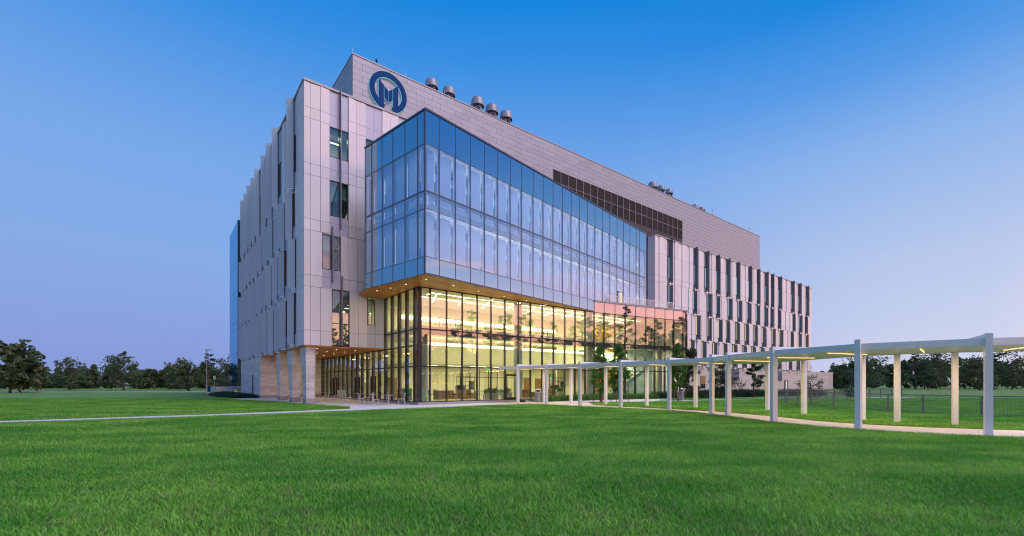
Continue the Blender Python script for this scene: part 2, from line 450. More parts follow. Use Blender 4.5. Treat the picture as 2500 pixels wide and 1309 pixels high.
for nm, pl in (('front_lawn', LF), ('back_lawn', LB), ('side_lawn', LL), ('far_lawn', LR)):
    sheet(nm, pl, .035, 'soil', thick=.05)

# ================================================================= BUILDING
bld = empty('research_building', C0, TH)
tag(bld, 'large pale panelled laboratory building with blue glass box and lit glass lobby', 'building')

ZB = [4.64, 5.82, 9.25, 10.15, 13.65, 14.54, 18.02, 18.90, 22.43, 23.27, 25.30]
# ---- tower wing: floor plates and back walls (the skin hangs in front of them)
mb = MB()
for z in (4.70, 9.35, 13.75, 18.10, 22.55):
    mb.box(.34, 6.4, .34, 34.2, z, z + .45)
for z in (13.75, 18.10, 22.55): mb.box(6.4, 14, .34, 6, z, z + .45)
mb.box(2.6, 6.4, 2.6, 34.2, 4.75, 25.0)
mb.box(6.4, 14, 2.6, 8, 9.4, 25.0)
mb.box(.3, 14, .3, 34.2, 24.7, 25.05)
tower = mb.build('tower_wing', 'concrete', bld)
# opaque body of the long main block behind everything
MB().box(6.4, 53.1, 8.2, 34, 9.4, 24.6).build('main_block', 'pent', bld)

def fpanel(s0, s1, d, z0, z1, m='panel', tilt=0., parent=tower, name='facade_panel', g=.012, th=.12):
    return box(name, s0 + g, s1 - g, d, d + th, z0 + g, z1 - g, m, parent, rz=tilt)

def window(par, s0, s1, z0, z1, frame='frame', pane='glass_win', d=.10, transom=None, blind=None, name='window'):
    t = .045
    f = MB()
    f.box(s0, s0 + t, d - .04, d + .12, z0, z1).box(s1 - t, s1, d - .04, d + .12, z0, z1)
    f.box(s0 + t, s1 - t, d - .04, d + .12, z0, z0 + t).box(s0 + t, s1 - t, d - .04, d + .12, z1 - t, z1)
    if transom: f.box(s0 + t, s1 - t, d - .035, d + .115, transom - t / 2, transom + t / 2)
    f.build(name + '_frame', frame, par)
    box(name + '_pane', s0 + t, s1 - t, d, d + .02, z0 + t, z1 - t, pane, par)
    if blind: box('roller_blind', s0 + t, s1 - t, d + .2, d + .22, z1 - (z1 - z0) * blind, z1, 'tealblind', par)

WING_TILT = {}
def tower_floor(cols, rows, wins):
    """cols: list of (s0,s1,offset,tilt) panels over the whole height rows"""
    for (a, b, d, tl) in cols:
        for z0, z1 in zip(rows[:-1], rows[1:]): fpanel(a, b, d, z0, z1, 'panel', tl)
R4 = [18.02, 18.90, 22.43, 23.27, 25.22]; R3 = [13.65, 14.54, 18.02]; R2 = [9.25, 10.15, 13.65]; R1 = [4.64, 5.82, 9.25]
tower_floor([(0, .48, 0, .0), (.48, 1.21, 0, -.05), (1.21, 1.93, -.02, .055), (3.41, 4.11, -.02, .11), (4.11, 4.87, .0, -.02), (6.3, 7.04, -.01, .03), (7.04, 7.8, 0, -.02), (9.3, 10.1, 0, 0), (10.1, 11, 0, 0)], R4, None)
tower_floor([(0, .48, 0, 0), (.48, 1.21, 0, -.05), (1.21, 1.93, -.02, .055), (3.41, 4.11, -.02, .10), (4.11, 4.87, 0, -.02), (4.87, 6.5, 0, 0)], R3, None)
tower_floor([(0, .48, 0, 0), (.48, 1.36, 0, -.03), (2.79, 3.41, -.01, .07), (3.41, 4.15, 0, -.05), (4.15, 4.95, 0, .03), (4.95, 6.5, 0, 0)], R2, None)
tower_floor([(0, .48, 0, 0), (.48, 1.21, 0, -.04), (1.21, 2.1, -.01, .04), (3.5, 4.25, -.01, .05), (4.25, 5.0, 0, -.03)], R1, None)
# spandrel columns with windows between them
def wincol(s0, sm, s1, zs_spand, zw0, zw1, fin_z0, fin_z1, transom=None, blind=None):
    for a, b in zs_spand:
        for x0, x1 in ((s0, sm), (sm, s1)): fpanel(x0, x1, .05, a, b, 'periwinkle', 0, name='spandrel_panel', g=.008)
    window(tower, s0, sm, zw0, zw1, transom=transom, blind=blind); window(tower, sm, s1, zw0, zw1, transom=transom, blind=(blind or 0) * .8 or None)
    f = MB().box(sm - .02, sm + .02, -.34, .04, fin_z0, fin_z1).box(sm + .02, sm + .10, -.02, .04, fin_z0, fin_z1)
    f.build('shade_fin', 'fin', tower)
wincol(1.93, 2.74, 3.41, [(23.27, 25.2), (22.33, 23.27), (18.9, 19.9), (18.02, 18.9)], 19.9, 22.33, 18.3, 25.45, blind=.12)
wincol(1.93, 2.74, 3.41, [(14.54, 15.15), (13.65, 14.54)], 15.15, 18.0, 14.2, 18.15, blind=.55)
wincol(1.36, 2.10, 2.79, [(13.55, 13.65), (10.15, 10.78), (9.25, 10.15)], 10.78, 13.55, 9.8, 14.25, blind=.45)
wincol(2.10, 2.85, 3.50, [], 4.66, 9.22, 4.75, 10.35, transom=6.5, blind=.45)
wincol(4.87, 5.57, 6.30, [(23.27, 25.2), (22.33, 23.27), (18.9, 19.9), (18.02, 18.9)], 19.9, 22.33, 18.3, 22.0, blind=.2)
for x0, x1 in ((7.8, 8.55), (8.55, 9.3)):
    for a, b in ((22.33, 23.27), (23.27, 25.2)): fpanel(x0, x1, .05, a, b, 'periwinkle', 0, name='spandrel_panel', g=.008)
for a, b in ((4.64, 5.82), (5.82, 6.6)): fpanel(5.0, 5.7, .05, a, b, 'periwinkle', name='spandrel_panel')
window(tower, 5.04, 5.7, 6.6, 9.2, blind=None)
for a, b in ((4.64, 5.82), (5.82, 9.25)): fpanel(5.7, 6.5, .05, a, b, 'periwinkle', name='spandrel_panel')
# light inside a tower office, seen through the windows
box('ceiling_light', 2.0, 3.2, 1.4, 1.55, 21.75, 21.8, 'strip', tower)
area('office_lamp', (2.7, 1.4, 22.2), 1.2, .6, 30, parent=tower)
area('office_lamp', (2.7, 1.4, 9.1), 1.2, .6, 22, (1, .8, .5), parent=tower)
area('office_lamp', (5.6, 1.4, 9.1), .8, .6, 22, (1, .8, .5), parent=tower)
# parapet coping
MB().box(-.06, 13, -.06, .42, 25.24, 25.42).box(-.06, .42, .42, 34.2, 25.24, 25.42).build('parapet_coping', 'coping', tower)

# ---- tower left face: folded panels, windows and projecting vanes on each floor
def lpanel(v0, v1, d, z0, z1, m='panel', tilt=0., name='side_panel', g=.012, th=.12):
    return box(name, d, d + th, v0 + g, v1 - g, z0 + g, z1 - g, m, tower, rz=tilt)
VAN = [3.45, 9.75, 12.7, 15.8, 19.6, 22.7, 25.5, 28.2, 31.2]
VAN_F = {4: VAN, 3: [3.9, 6.9, 9.2, 12.3, 15.0, 18.2, 20.9, 24.0, 26.6, 29.4, 32.2],
         2: [2.9, 7.0, 9.9, 12.9, 16.0, 18.6, 21.8, 24.4, 27.2, 30.2, 32.8], 1: [3.3, 6.4, 9.0, 12.0, 15.3, 18.2, 21.0, 23.8, 26.8, 29.6, 32.3]}
FLO = {4: (18.02, 25.22), 3: (13.65, 18.02), 2: (9.25, 13.65), 1: (4.64, 9.25)}
for fl in (4, 3, 2, 1):
    z0, z1 = FLO[fl]; rows = {4: R4, 3: R3, 2: R2, 1: R1}[fl]
    # corner panels
    for za, zb in zip(rows[:-1], rows[1:]):
        lpanel(.13, 1.25, 0, za, zb, tilt=0.); lpanel(1.25, 2.35, .0, za, zb, tilt=-.06)
    prev = 2.35
    for i, v in enumerate(VAN_F[fl]):
        jig = rnd.choice([0, .3, -.3, .55])
        wv0 = max(v - 1.05, prev + .15)
        # panels from prev to window
        span = wv0 - prev
        n = max(1, int(round(span / .95)))
        for k in range(n):
            a, b = prev + span * k / n, prev + span * (k + 1) / n
            for za, zb in zip(rows[:-1], rows[1:]):
                lpanel(a, b, .01 + (.05 if k % 2 else 0), za, zb, 'panel' if (i + k + fl) % 5 else 'periwinkle', tilt=(-.07 if k % 2 else .05))
        # window: mirror-like sky glass set between sill and head
        zw0, zw1 = (z0 + 1.2, z0 + 4.3) if fl == 4 else (z0 + 1.1, z1 - .1)
        box('side_window_pane', .12, .14, wv0, v - .02, zw0, zw1, 'bright_glass', tower)
        lpanel(wv0, v - .02, .06, z0, zw0, 'periwinkle', name='side_spandrel'); lpanel(wv0, v - .02, .06, zw1, z1, 'periwinkle', name='side_spandrel')
        # vane: a perforated blade standing off the wall, leaning to the street
        zt = z1 + (.42 if fl == 4 else -.28) + jig * .35; zb_ = z0 + .12 + jig * .35
        MB().box(.0, .12, v + .0, v + .13, zb_, min(zt, 25.2)).build('vane_shadow_strip', 'frame', tower)  # dark strip built in as the shadow gap beside each vane
        vm = MB(); mt = Matrix.Translation((-.03, v, 0)) @ Matrix.Rotation(rad(-44 + rnd.uniform(-7, 7)), 4, 'Z')
        vm.box(-.56, .04, -.022, .022, zb_, zt, mt)
        vm.build('shade_vane', 'vane', tower)
        bk = MB(); bk.box(-.30, .06, -.05, .05, zb_ - .16, zb_ - .06, mt); bk.build('vane_bracket', 'bracket', tower)
        prev = v + .02
    span = 34.2 - prev; n = max(1, int(round(span / 1.0)))
    for k in range(n):
        for za, zb in zip(rows[:-1], rows[1:]): lpanel(prev + span * k / n, prev + span * (k + 1) / n, .01 + .04 * (k % 2), za, zb)

# ---- far glass end bay
eb = MB().box(-.30, 6, 34.5, 43.3, 1.25, 24.0).build('end_glass_bay', 'joint', bld)
mb = MB()
ze = [1.3, 4.6, 5.8, 9.2, 10.2, 13.6, 14.5, 18.0, 18.9, 22.4, 24.05]
ve = [34.45 + i * 1.478 for i in range(7)]
for a, b in zip(ve[:-1], ve[1:]):
    for za, zb in zip(ze[:-1], ze[1:]):
        box('glass_pane', -.345, -.315, a + .02, b - .02, za + .02, zb - .02, 'end_glass', eb)
MB().box(-.36, .3, 34.36, 34.48, 1.25, 24.1).build('end_return', 'dark_glass', eb)
MB().box(-.42, 1.6, 33.9, 43.5, .98, 1.22).build('ledge', 'coping', eb)
MB().box(.6, 6, 34.6, 43, 0, .98).build('plinth_wall', 'stone', eb)

# ---- stone base under the tower, tile by tile
sb = MB().box(.12, 6.4, 19.37, 34.2, 0, 4.6).build('stone_base', 'joint', bld)
def tiles(par, s0, s1, z0, z1, place, tw=1.25, th=.335, skip=None):
    k = 0; z = z0
    while z < z1 - .05:
        zt = min(z + th, z1); x = s0 - rnd.uniform(0, tw)
        while x < s1 - .02:
            L = tw * rnd.choice([.75, 1, 1.3]); a, b = max(x, s0), min(x + L, s1)
            if b - a > .04 and not (skip and skip(a, b, z, zt)):
                place(a + .004, b - .004, z + .004, zt - .004, rnd.uniform(0, .008))
            x += L
        z = zt; k += 1
tiles(sb, 0.0, 6.5, .32, 4.6, lambda a, b, z, zt, o: box('stone_tile', a, b, 19.25 - o, 19.36, z, zt, 'stone', sb))
tiles(sb, 19.37, 34.2, .32, 4.6, lambda a, b, z, zt, o: box('stone_tile', .0 - o, .115, a, b, z, zt, 'stone', sb), tw=2.0)
MB().box(-.02, .11, 19.37, 34.2, .0, .31).box(-.02, 6.45, 19.22, 19.36, .0, .31).build('plinth_course', 'granite', sb)
MB().box(-.03, .05, 23.7, 24.5, .1, 2.65).build('dark_door', 'blackmetal', sb)
# security camera on the stone wall
MB().box(2.2, 2.32, 18.98, 19.24, 3.0, 3.1).lathe([(0, 2.9), (.09, 2.92), (.1, 3.0)], 10, (2.26, 18.95)).build('security_camera', 'signwhite', sb)

# ---- soffit under the tower: planks and downlights
so = MB().box(.3, 6.5, .3, 19.3, 4.62, 4.69).build('tower_soffit', 'joint', bld)
k = 0; v = .02
while v < 19.2:
    box('plank', .02, 6.52, v, v + .292, 4.575, 4.615, 'wood', so); v += .30; k += 1
for (u, v) in [(1.6, 2.4), (3.2, 2.4), (4.8, 2.4), (1.6, 5.2), (3.2, 5.2), (4.8, 5.2), (1.6, 8.6), (3.2, 8.6), (4.8, 8.6), (3.2, 12), (4.8, 12), (3.2, 15)]:
    MB().lathe([(0, 4.565), (.05, 4.565), (.06, 4.575)], 12, (u, v)).build('downlight', 'downlight', so)
for (u, v) in [(3.2, 3), (3.4, 7.5), (3.6, 12.5), (3.6, 17)]:
    area('soffit_lamp', (u, v, 4.5), .5, .5, 26, (1, .74, .44), parent=so)

# ---- three tapered stone columns
def column(v):
    n = 13; zt = 4.57; z0 = .42
    def ring(z):
        f = (z - z0) / (zt - z0)
        u0, u1 = .24 - .04 * f, .24 + .68 + .06 * f
        w0, w1 = 0., 1.15 + .85 * f                           # deepens towards the top
        fold = u0 + (u1 - u0) * (.95 - .62 * f)
        return [(u0, w0), (fold, w0 - .05), (u1, w0 + .16), (u1, w1), (u0 + .05, w1)]
    col = MB()
    col.prism([(.22, -.02), (.94, -.02), (.94, 1.08), (.22, 1.08)], 0, z0)
    c = col.build('column', 'granite', bld); c.location = (0, v, 0)
    h = (zt - z0) / n
    for i in range(n):
        a, b = ring(z0 + i * h + .004), ring(z0 + (i + 1) * h - .004)
        m_ = MB(); k = 5
        m_.v = [(x, y, z0 + i * h + .004) for x, y in a] + [(x, y, z0 + (i + 1) * h - .004) for x, y in b]
        m_.f = [(4, 3, 2, 1, 0), (5, 6, 7, 8, 9)] + [(j, (j + 1) % 5, 5 + (j + 1) % 5, 5 + j) for j in range(5)]
        m_.build('stone_course', 'stone', c)
for v in (.30, 5.1, 10.1): column(v)

# ================================================================= LOBBY
LU, LV = 6.557, -6.412
ZT = 9.0
lob = MB()
lob.box(6.62, 53, -6.35, 8, .0, .20)
lob.box(6.62, 6.9, 8, 19.2, .0, .20).box(6.9, 13, 8, 19.2, .0, .20)
lob = lob.build('lobby', 'floorin', bld)
MB().box(6.45, 39, -6.53, -6.36, 0, .20).build('granite_kerb', 'granite', lob)
MB().box(6.43, 6.60, -6.36, 19.2, 0, .19).build('granite_kerb', 'granite', lob)
# curtain wall, right-hand face
RX = [0, .98, 2.43, 3.87, 5.32, 6.71, 8.19, 9.69, 11.11, 12.54, 13.98, 15.46, 16.87, 18.32, 19.65]
ZM = [.22, 2.95, 5.80, 9.0]
MW = .075
for i, (a, b) in enumerate(zip(RX[:-1], RX[1:])):
    for j, (za, zb) in enumerate(zip(ZM[:-1], ZM[1:])):
        box('glass_pane', LU + a + .03, LU + b - .03, LV, LV + .025, za + .04, zb - .04, 'glass_lobby', lob)
for a in RX:
    MB().box(LU + a - .035, LU + a + .035, LV - .05, LV + .16, .2, ZT).build('mullion', 'mullion_grey', lob)
for z in ZM[:3]:
    MB().box(LU, LU + 19.65, LV - .05, LV + .10, z - .045, z + .045).build('transom', 'frame', lob)
MB().box(LU, LU + 19.65, LV + .03, LV + .28, 5.40, 5.75).build('edge_beam', 'beamdark', lob)
MB().box(LU, LU + 19.65, LV - .05, LV + .10, 8.9, 9.0).build('transom', 'frame', lob)
# curtain wall, left-hand face, running back under the tower
LY = [0, .76, 2.2] + [2.2 + 1.42 * i for i in range(1, 17)]
LY = [y for y in LY if y < 25.5] + [25.66]
for i, (a, b) in enumerate(zip(LY[:-1], LY[1:])):
    y0, y1 = LV + a, LV + b
    top = ZT if y1 <= .05 else 4.6
    zs = [.22, 2.95, 5.80, 9.0] if top == ZT else [.22, 2.95, 4.6]
    for za, zb in zip(zs[:-1], zs[1:]):
        box('glass_pane', LU, LU + .025, y0 + .03, y1 - .03, za + .04, zb - .04, 'glass_lobby', lob)
for a in LY:
    top = ZT if LV + a <= .05 else 4.6
    MB().box(LU - .07, LU + .24, LV + a - .035, LV + a + .035, .2, top).build('mullion', 'frame', lob)
for z, y1 in ((.22, 19.2), (2.95, 19.2), (5.8, .3), (8.95, .3), (4.55, 19.2)):
    MB().box(LU - .05, LU + .10, LV, y1, z - .045, z + .045).build('transom', 'frame', lob)
# doors in the left face and the front face
def glass_door(u0, u1, v0, v1, swap=False, z1=2.3):
    f = MB(); t = .09
    if swap:
        f.box(u0 - .09, u0 + .03, v0, v0 + t, .2, z1).box(u0 - .09, u0 + .03, v1 - t, v1, .2, z1).box(u0 - .09, u0 + .03, v0 + t, v1 - t, z1 - .14, z1).box(u0 - .09, u0 + .03, v0 + t, v1 - t, .2, .40)
        f.bar((u0 - .13, v0 + .2, .9), (u0 - .13, v0 + .2, 1.7), .03)
    else:
        f.box(u0, u0 + t, v0 - .09, v0 + .03, .2, z1).box(u1 - t, u1, v0 - .09, v0 + .03, .2, z1).box(u0 + t, u1 - t, v0 - .09, v0 + .03, z1 - .16, z1).box(u0 + t, u1 - t, v0 - .09, v0 + .03, .2, .42)
        f.bar((u0 + .16, v0 - .14, .7), (u0 + .16, v0 - .14, 1.9), .03)
    return f.build('door_frame', 'frame', lob)
glass_door(LU + 8.22, LU + 9.66, LV, 0, z1=2.45)
glass_door(LU, 0, 2.1, 3.2, True); glass_door(LU, 0, 6.4, 7.5, True); glass_door(LU, 0, 13.4, 14.5, True); glass_door(LU, 0, 14.5, 15.6, True)

# interior of the lobby
MB().box(6.9, 40, 5.1, 5.3, .2, 9).build('back_wall', 'cream', lob)
MB().box(11.2, 11.4, 5.3, 19.2, .2, 4.6).build('side_wall', 'cream', lob)
MB().box(6.75, 40, -6.1, 5.1, 5.80, 6.10).build('upper_floor', 'ceil', lob)
MB().box(6.75, 40, -6.1, 5.1, 8.98, 9.15).build('upper_ceiling', 'ceil', lob)
MB().box(6.7, 13, 5.1, 19.2, 4.62, 4.8).build('rear_ceiling', 'ceil', lob)
MB().box(9.0, 40, -2.25, -2.05, 3.35, 4.95).build('bulkhead', 'cream', lob)
MB().box(9.0, 40, -2.05, 5.1, 3.35, 3.5).build('low_ceiling', 'ceil', lob)
box('cove_light', 9.0, 37, -2.22, -2.1, 4.99, 5.24, 'strip', lob)
area('cove_lamp', (22, -1.9, 5.2), 28, .4, 600, rot=(rad(75), 0, 0), parent=lob)
area('cove_lamp', (22, -4.6, 5.72), 28, 1.0, 900, rot=(0, 0, 0), parent=lob)
area('low_lamp', (22, 1.6, 3.3), 26, 2.5, 900, parent=lob)
area('rear_lamp', (9.3, 11.5, 4.55), 2.5, 12, 420, (1, .80, .46), parent=lob)
area('upper_lamp', (22, -3.6, 8.9), 28, 2.5, 760, parent=lob)
area('upper_lamp', (22, 3.3, 8.9), 28, 1.2, 620, parent=lob)
for u in np.arange(10, 38, 2.8):
    box('linear_light', u, u + 1.9, .4, .48, 3.31, 3.345, 'strip', lob)
for v in (-4.9, -3.0):
    box('ceiling_strip', 8.3, 36, v, v + .09, 8.93, 8.975, 'strip', lob)
for u in np.arange(9.0, 36, 2.7):
    x = MB().bar((u, -4.8, 8.95), (u + 1.5, -1.2, 8.95), .08, .04); x.build('diagonal_strip', 'strip', lob)
box('wall_wash', 8.3, 37, 1.2, 1.32, 7.62, 7.92, 'strip', lob)
MB().box(8.3, 38, 1.33, 1.5, 6.1, 8.98).build('upper_partition', 'cream', lob)
MB().box(9.5, 38, -.4, -.3, 6.1, 7.05).build('upper_desk_screen', 'cream', lob)
for u in (12, 18.5, 25, 31):
    MB().box(u, u + 1.1, 1.24, 1.31, 6.12, 7.35).build('brown_door', 'door', lob)
for u in (11, 16, 22.5, 28.5):
    m_ = MB()
    for k in range(5): m_.bar((u + k * .55, -1.6, 6.1), (u + k * .55, -1.6, 7.6), .04)
    for z in (6.5, 7.0, 7.55): m_.bar((u, -1.6, z), (u + 2.2, -1.6, z), .04)
    m_.build('shelf_screen', 'blackmetal', lob)
for u in (26.35, 28.2, 8.9):
    MB().box(u, u + .95, 5.03, 5.09, .2, 2.25).build('brown_door', 'door', lob)
for v in (7.0, 10.5, 13.5):
    MB().box(11.13, 11.19, v, v + 1.0, .2, 2.3).build('brown_door', 'door', lob)
for u, v, z in ((9.4, .9, 7.9), (19.5, 3, 3.1), (14.2, -2.3, 7.6)):
    MB().box(u, u + .35, v, v + .05, z, z + .16).build('exit_sign', 'exit', lob)
# glazed partition deep in the lobby
gp = MB()
for u in np.arange(16.0, 25.6, 1.2): gp.box(u, u + .05, 3.0, 3.08, .2, 3.35)
gp.box(16, 25.65, 3.0, 3.08, 2.25, 2.31); gp.build('partition_frame', 'blackmetal', lob)
# round concrete columns just inside the glass
for u in (7.35, 16.9, 26.4):
    MB().lathe([(.40, .2), (.40, 5.8)], 24, (u, LV + .9)).build('round_column', 'concrete', lob, smooth=True)
    if u > 10: MB().lathe([(.36, 6.1), (.36, 9)], 24, (u, LV + .9)).build('round_column', 'concrete', lob, smooth=True)
# stair seen through the side glass, behind the tower columns
st = MB()
for k in range(16): st.box(8.6, 10.2, 8.2 + k * .3, 8.5 + k * .3, .2 + k * .17, .28 + k * .17)
st.bar((8.55, 8.0, .4), (8.55, 13, 3.2), .06, .3); st.bar((8.55, 8.0, 1.3), (8.55, 13, 4.1), .05); st.build('rear_stair', 'white', lob)

# ================================================================= TERRACE LOBBY (the splayed bay)
EA = rad(90 - 61.8) - TH
E0 = (26.206, -6.412)
ext = MB().box(.05, 13.55, .15, 3.4, 0, .20).build('terrace_lobby', 'floorin', bld)
ext.location = (E0[0], E0[1], 0); ext.rotation_euler = (0, 0, EA)
EX = [0, 1.3, 2.75, 4.18, 5.63, 7.14, 8.5, 10.06, 11.45, 12.96, 13.6]
EZ = [.22, 2.95, 5.80, 8.92, 10.0]
for a, b in zip(EX[:-1], EX[1:]):
    for j, (za, zb) in enumerate(zip(EZ[:-1], EZ[1:])):
        if j == 3: box('spandrel_pane', a + .02, b - .02, 0, .05, za + .02, zb - .01, 'spandrel_lobby', ext)
        else: box('glass_pane', a + .03, b - .03, 0, .025, za + .04, zb - .04, 'glass_lobby', ext)
for a in EX: MB().box(a - .03, a + .03, -.06, .20, .2, 8.92).box(a - .018, a + .018, -.03, .04, 8.92, 9.98).build('mullion', 'frame', ext)
for z in EZ[:4]: MB().box(0, 13.6, -.05 if z < 8 else -.02, .10, z - .045, z + (.045 if z < 8 else 0)).build('transom', 'frame', ext)
MB().box(0.05, 13.55, .03, .28, 5.40, 5.75).build('edge_beam', 'beamdark', ext)
MB().box(-.02, 13.68, -.10, .5, 10.0, 10.17).build('parapet_coping', 'coping', ext)
MB().box(0.02, 13.6, -.14, .20, 0, .2).build('granite_kerb', 'granite', ext)
MB().box(.2, 13.6, .3, 9.5, 9.2, 9.6).build('terrace_floor', 'pave', ext)
MB().box(13.6, 13.72, 0, 10, .2, 10.0).build('end_wall', 'panel', ext)
MB().box(.0, 9.7, 6.8, 7.0, .2, 9.2).build('stair_wall', 'cream', ext)
MB().box(9.7, 13.55, 5.4, 5.6, .2, 9.2).build('dark_back_wall', 'stringer', ext)  # dark-coloured wall put in so this end of the bay reads dimmer
for u in (10.0,): MB().lathe([(.42, .2), (.42, 9)], 24, (u, .95)).build('round_column', 'concrete', ext, smooth=True)
# zig-zag stair
def flight(x0, z0, x1, z1, y, wdt=1.3):
    n = 15; t = MB()
    for k in range(n):
        xa, xb = x0 + (x1 - x0) * k / n, x0 + (x1 - x0) * (k + 1) / n
        t.box(min(xa, xb), max(xa, xb), y, y + wdt, z0 + (z1 - z0) * (k + 1) / n - .06, z0 + (z1 - z0) * (k + 1) / n)
    t.build('stair_treads', 'cream', ext)
    s_ = MB()
    for yy in (y - .04, y + wdt + .02): s_.bar((x0, yy, z0 + .05), (x1, yy, z1 + .05), .05, .42)
    s_.build('stair_stringer', 'stringer', ext)
    h_ = MB()
    for yy in (y - .04,):
        h_.bar((x0, yy, z0 + 1.05), (x1, yy, z1 + 1.05), .045)
        for k in range(7):
            f = k / 6; h_.bar((x0 + (x1 - x0) * f, yy, z0 + (z1 - z0) * f), (x0 + (x1 - x0) * f, yy, z0 + (z1 - z0) * f + 1.05), .025)
    h_.build('stair_handrail', 'blackmetal', ext)
flight(3.6, .25, 8.4, 3.0, 1.7); flight(8.4, 3.0, 2.6, 5.3, 3.2); flight(2.6, 5.3, 7.0, 8.0, 1.7)
MB().box(8.4, 9.8, 1.7, 4.5, 2.85, 3.05).build('stair_landing', 'stringer', ext)
MB().box(1.4, 2.6, 1.7, 4.5, 5.15, 5.35).build('stair_landing', 'stringer', ext)
gs = MB().box(5.0, 9.4, 6.0, 6.1, .2, 8.3).build('perforated_screen', 'gold', ext)
pf = MB()
for k in range(420):
    x, z = rnd.uniform(5.1, 9.3), rnd.uniform(.3, 8.2); q = rnd.uniform(.03, .07)
    pf.box(x - q, x + q, 5.985, 6.0, z - q * .7, z + q * .7)
pf = pf.build('screen_slots', 'dark', ext); pf['kind'] = 'stuff'
area('stair_lamp', (5.5, 2.2, 5.3), 10, 1.2, 1000, parent=ext)
area('stair_lamp', (5, 4.5, 9.0), 8, 3, 950, parent=ext)
area('stair_lamp', (11.5, 3.0, 5.6), 2.0, 1, 50, parent=ext)
# glass guard on the terrace edge
gd = MB()
for k in range(9): gd.bar((2.0 + k * 1.31, .75, 9.6), (2.0 + k * 1.31, .75, 10.95), .05, .05)
gd.build('guard_post', 'white', ext)['kind'] = 'stuff'
for k in range(8): box('guard_pane', 2.03 + k * 1.31, 2.0 + (k + 1) * 1.31 - .03, .74, .76, 9.75, 11.0, 'glass_rail', ext)
box('guard_pane', 1.98, 2.0, .8, 3.2, 9.75, 11.0, 'glass_rail', ext)
MB().box(2.0, 12.5, .735, .765, 11.0, 11.05).build('guard_rail', 'white', ext)

# ================================================================= BLUE GLASS BOX
BA = rad(90 - 41.5) - TH
B0 = (5.1334, -10.2752)
BL = 33.6
gb = MB()
for z in (9.10, 13.55, 17.75): gb.box(.25, BL - .3, .25, 7.4, z, z + .35)
gb.box(.1, BL - .1, .1, 7.5, 19.75, 19.92)
gbx = gb.build('glass_box', 'concrete', bld); gbx.location = (B0[0], B0[1], 0); gbx.rotation_euler = (0, 0, BA)
BX = [0, 1.2, 2.67, 4.12, 5.6, 7.06, 8.53, 9.97, 11.48, 12.89, 14.36, 15.84, 17.27, 18.73, 20.13, 21.59, 23.14, 24.64, 26.22, 27.73, 29.28, 30.88, 31.76, BL]
BY = [0, .87, 2.31, 3.79, 5.19, 6.62, 7.55]
BZ = [8.98, 10.15, 13.34, 14.55, 17.71, 19.92]
def bxs(name, s0, s1, d0, d1, z0, z1, m, left):
    return box(name, d0, d1, s0, s1, z0, z1, m, gbx) if left else box(name, s0, s1, d0, d1, z0, z1, m, gbx)
for left, XS in ((False, BX), (True, BY)):
    for i, (a, b) in enumerate(zip(XS[:-1], XS[1:])):
        for j, (za, zb) in enumerate(zip(BZ[:-1], BZ[1:])):
            if j in (0, 4): bxs('spandrel_pane', a + .012, b - .012, 0, .04, za + .012, zb - .012, 'spandrel', left)
            else:
                bxs('glass_pane', a + .012, b - .012, 0, .025, za + .012, zb - .012, 'glass_box', left)
                # a roller blind drawn behind each pane, a gap left open at one side
                gap = .17 + .05 * rnd.random()
                q = (a + .04, b - gap) if not left else (a + gap, b - .04)
                if q[1] - q[0] > .2:
                    bxs('roller_blind', q[0], q[1], .30, .315, za + .02, zb - .14, 'blind', left)
                    if rnd.random() < .72:
                        e = q[1] + .05 if not left else q[0] - .05
                        zl = za + (zb - za) * rnd.uniform(.02, .3)
                        bxs('blind_edge_leak', e - .009, e + .009, .31, .33, zl, zb - (zb - za) * rnd.uniform(.05, .35), 'edge_glow', left)  # glowing strip painted in for room light leaking past the blind
    for a in XS[(1 if left else 0):]:
        m_ = MB()
        if left: m_.box(-.02, .16, a - .022, a + .022, BZ[0], BZ[-1])
        else: m_.box(a - .022, a + .022, -.02, .16, BZ[0], BZ[-1])
        m_.build('mullion', 'alu', gbx)
    for j, z in enumerate(BZ[:-1]):
        t = .022 if j != 3 else .05
        m_ = MB()
        if left: m_.box(-.012, .14, .03, XS[-1], z - t, z + t)
        else: m_.box(.03, XS[-1], -.012, .14, z - t, z + t)
        m_.build('transom', 'alu', gbx)
MB().box(-.05, BL + .05, -.05, .4, 19.93, 20.06).box(-.05, .4, .4, 7.6, 19.93, 20.06).build('parapet_coping', 'alu', gbx)
# rooms behind the blinds
MB().box(1.8, BL - .4, 2.2, 2.3, 9.45, 19.7).box(1.8, 1.9, 2.3, 7.3, 9.45, 19.7).build('room_wall', 'roomgrey', gbx)  # near-black wall colour makes the blind gaps read as unlit
for z, pw in ((13.0, 820), (17.2, 820)):
    area('blind_backlight', (17, 2.1, z - .3), 31, .5, pw, (1, .96, .90), rot=(rad(-72), 0, 0), parent=gbx)  # lamp added behind the blinds, turned outward to backlight them
    area('blind_backlight', (1.1, 4.2, z), .8, 5, 22, (1, .88, .62), parent=gbx)
for i, x in enumerate(BX[1:-2]):
    for z in (15.6 - (i % 3) * .12, 12.2 - (i % 2) * .2):
        if (i * 7 + int(z)) % 3 != 0:
            MB().lathe([(0, z - .05), (.05, z), (0, z + .05)], 8, (x - .10, .75)).build('pendant_bulb', 'bulb', gbx)
for y in BY[1:-1]:
    MB().lathe([(0, 15.45), (.05, 15.5), (0, 15.55)], 8, (.75, y + .10)).build('pendant_bulb', 'bulb', gbx)
MB().box(BL - .1, BL, .05, 7.5, 9, 19.9).build('end_wall', 'dark_glass', gbx)
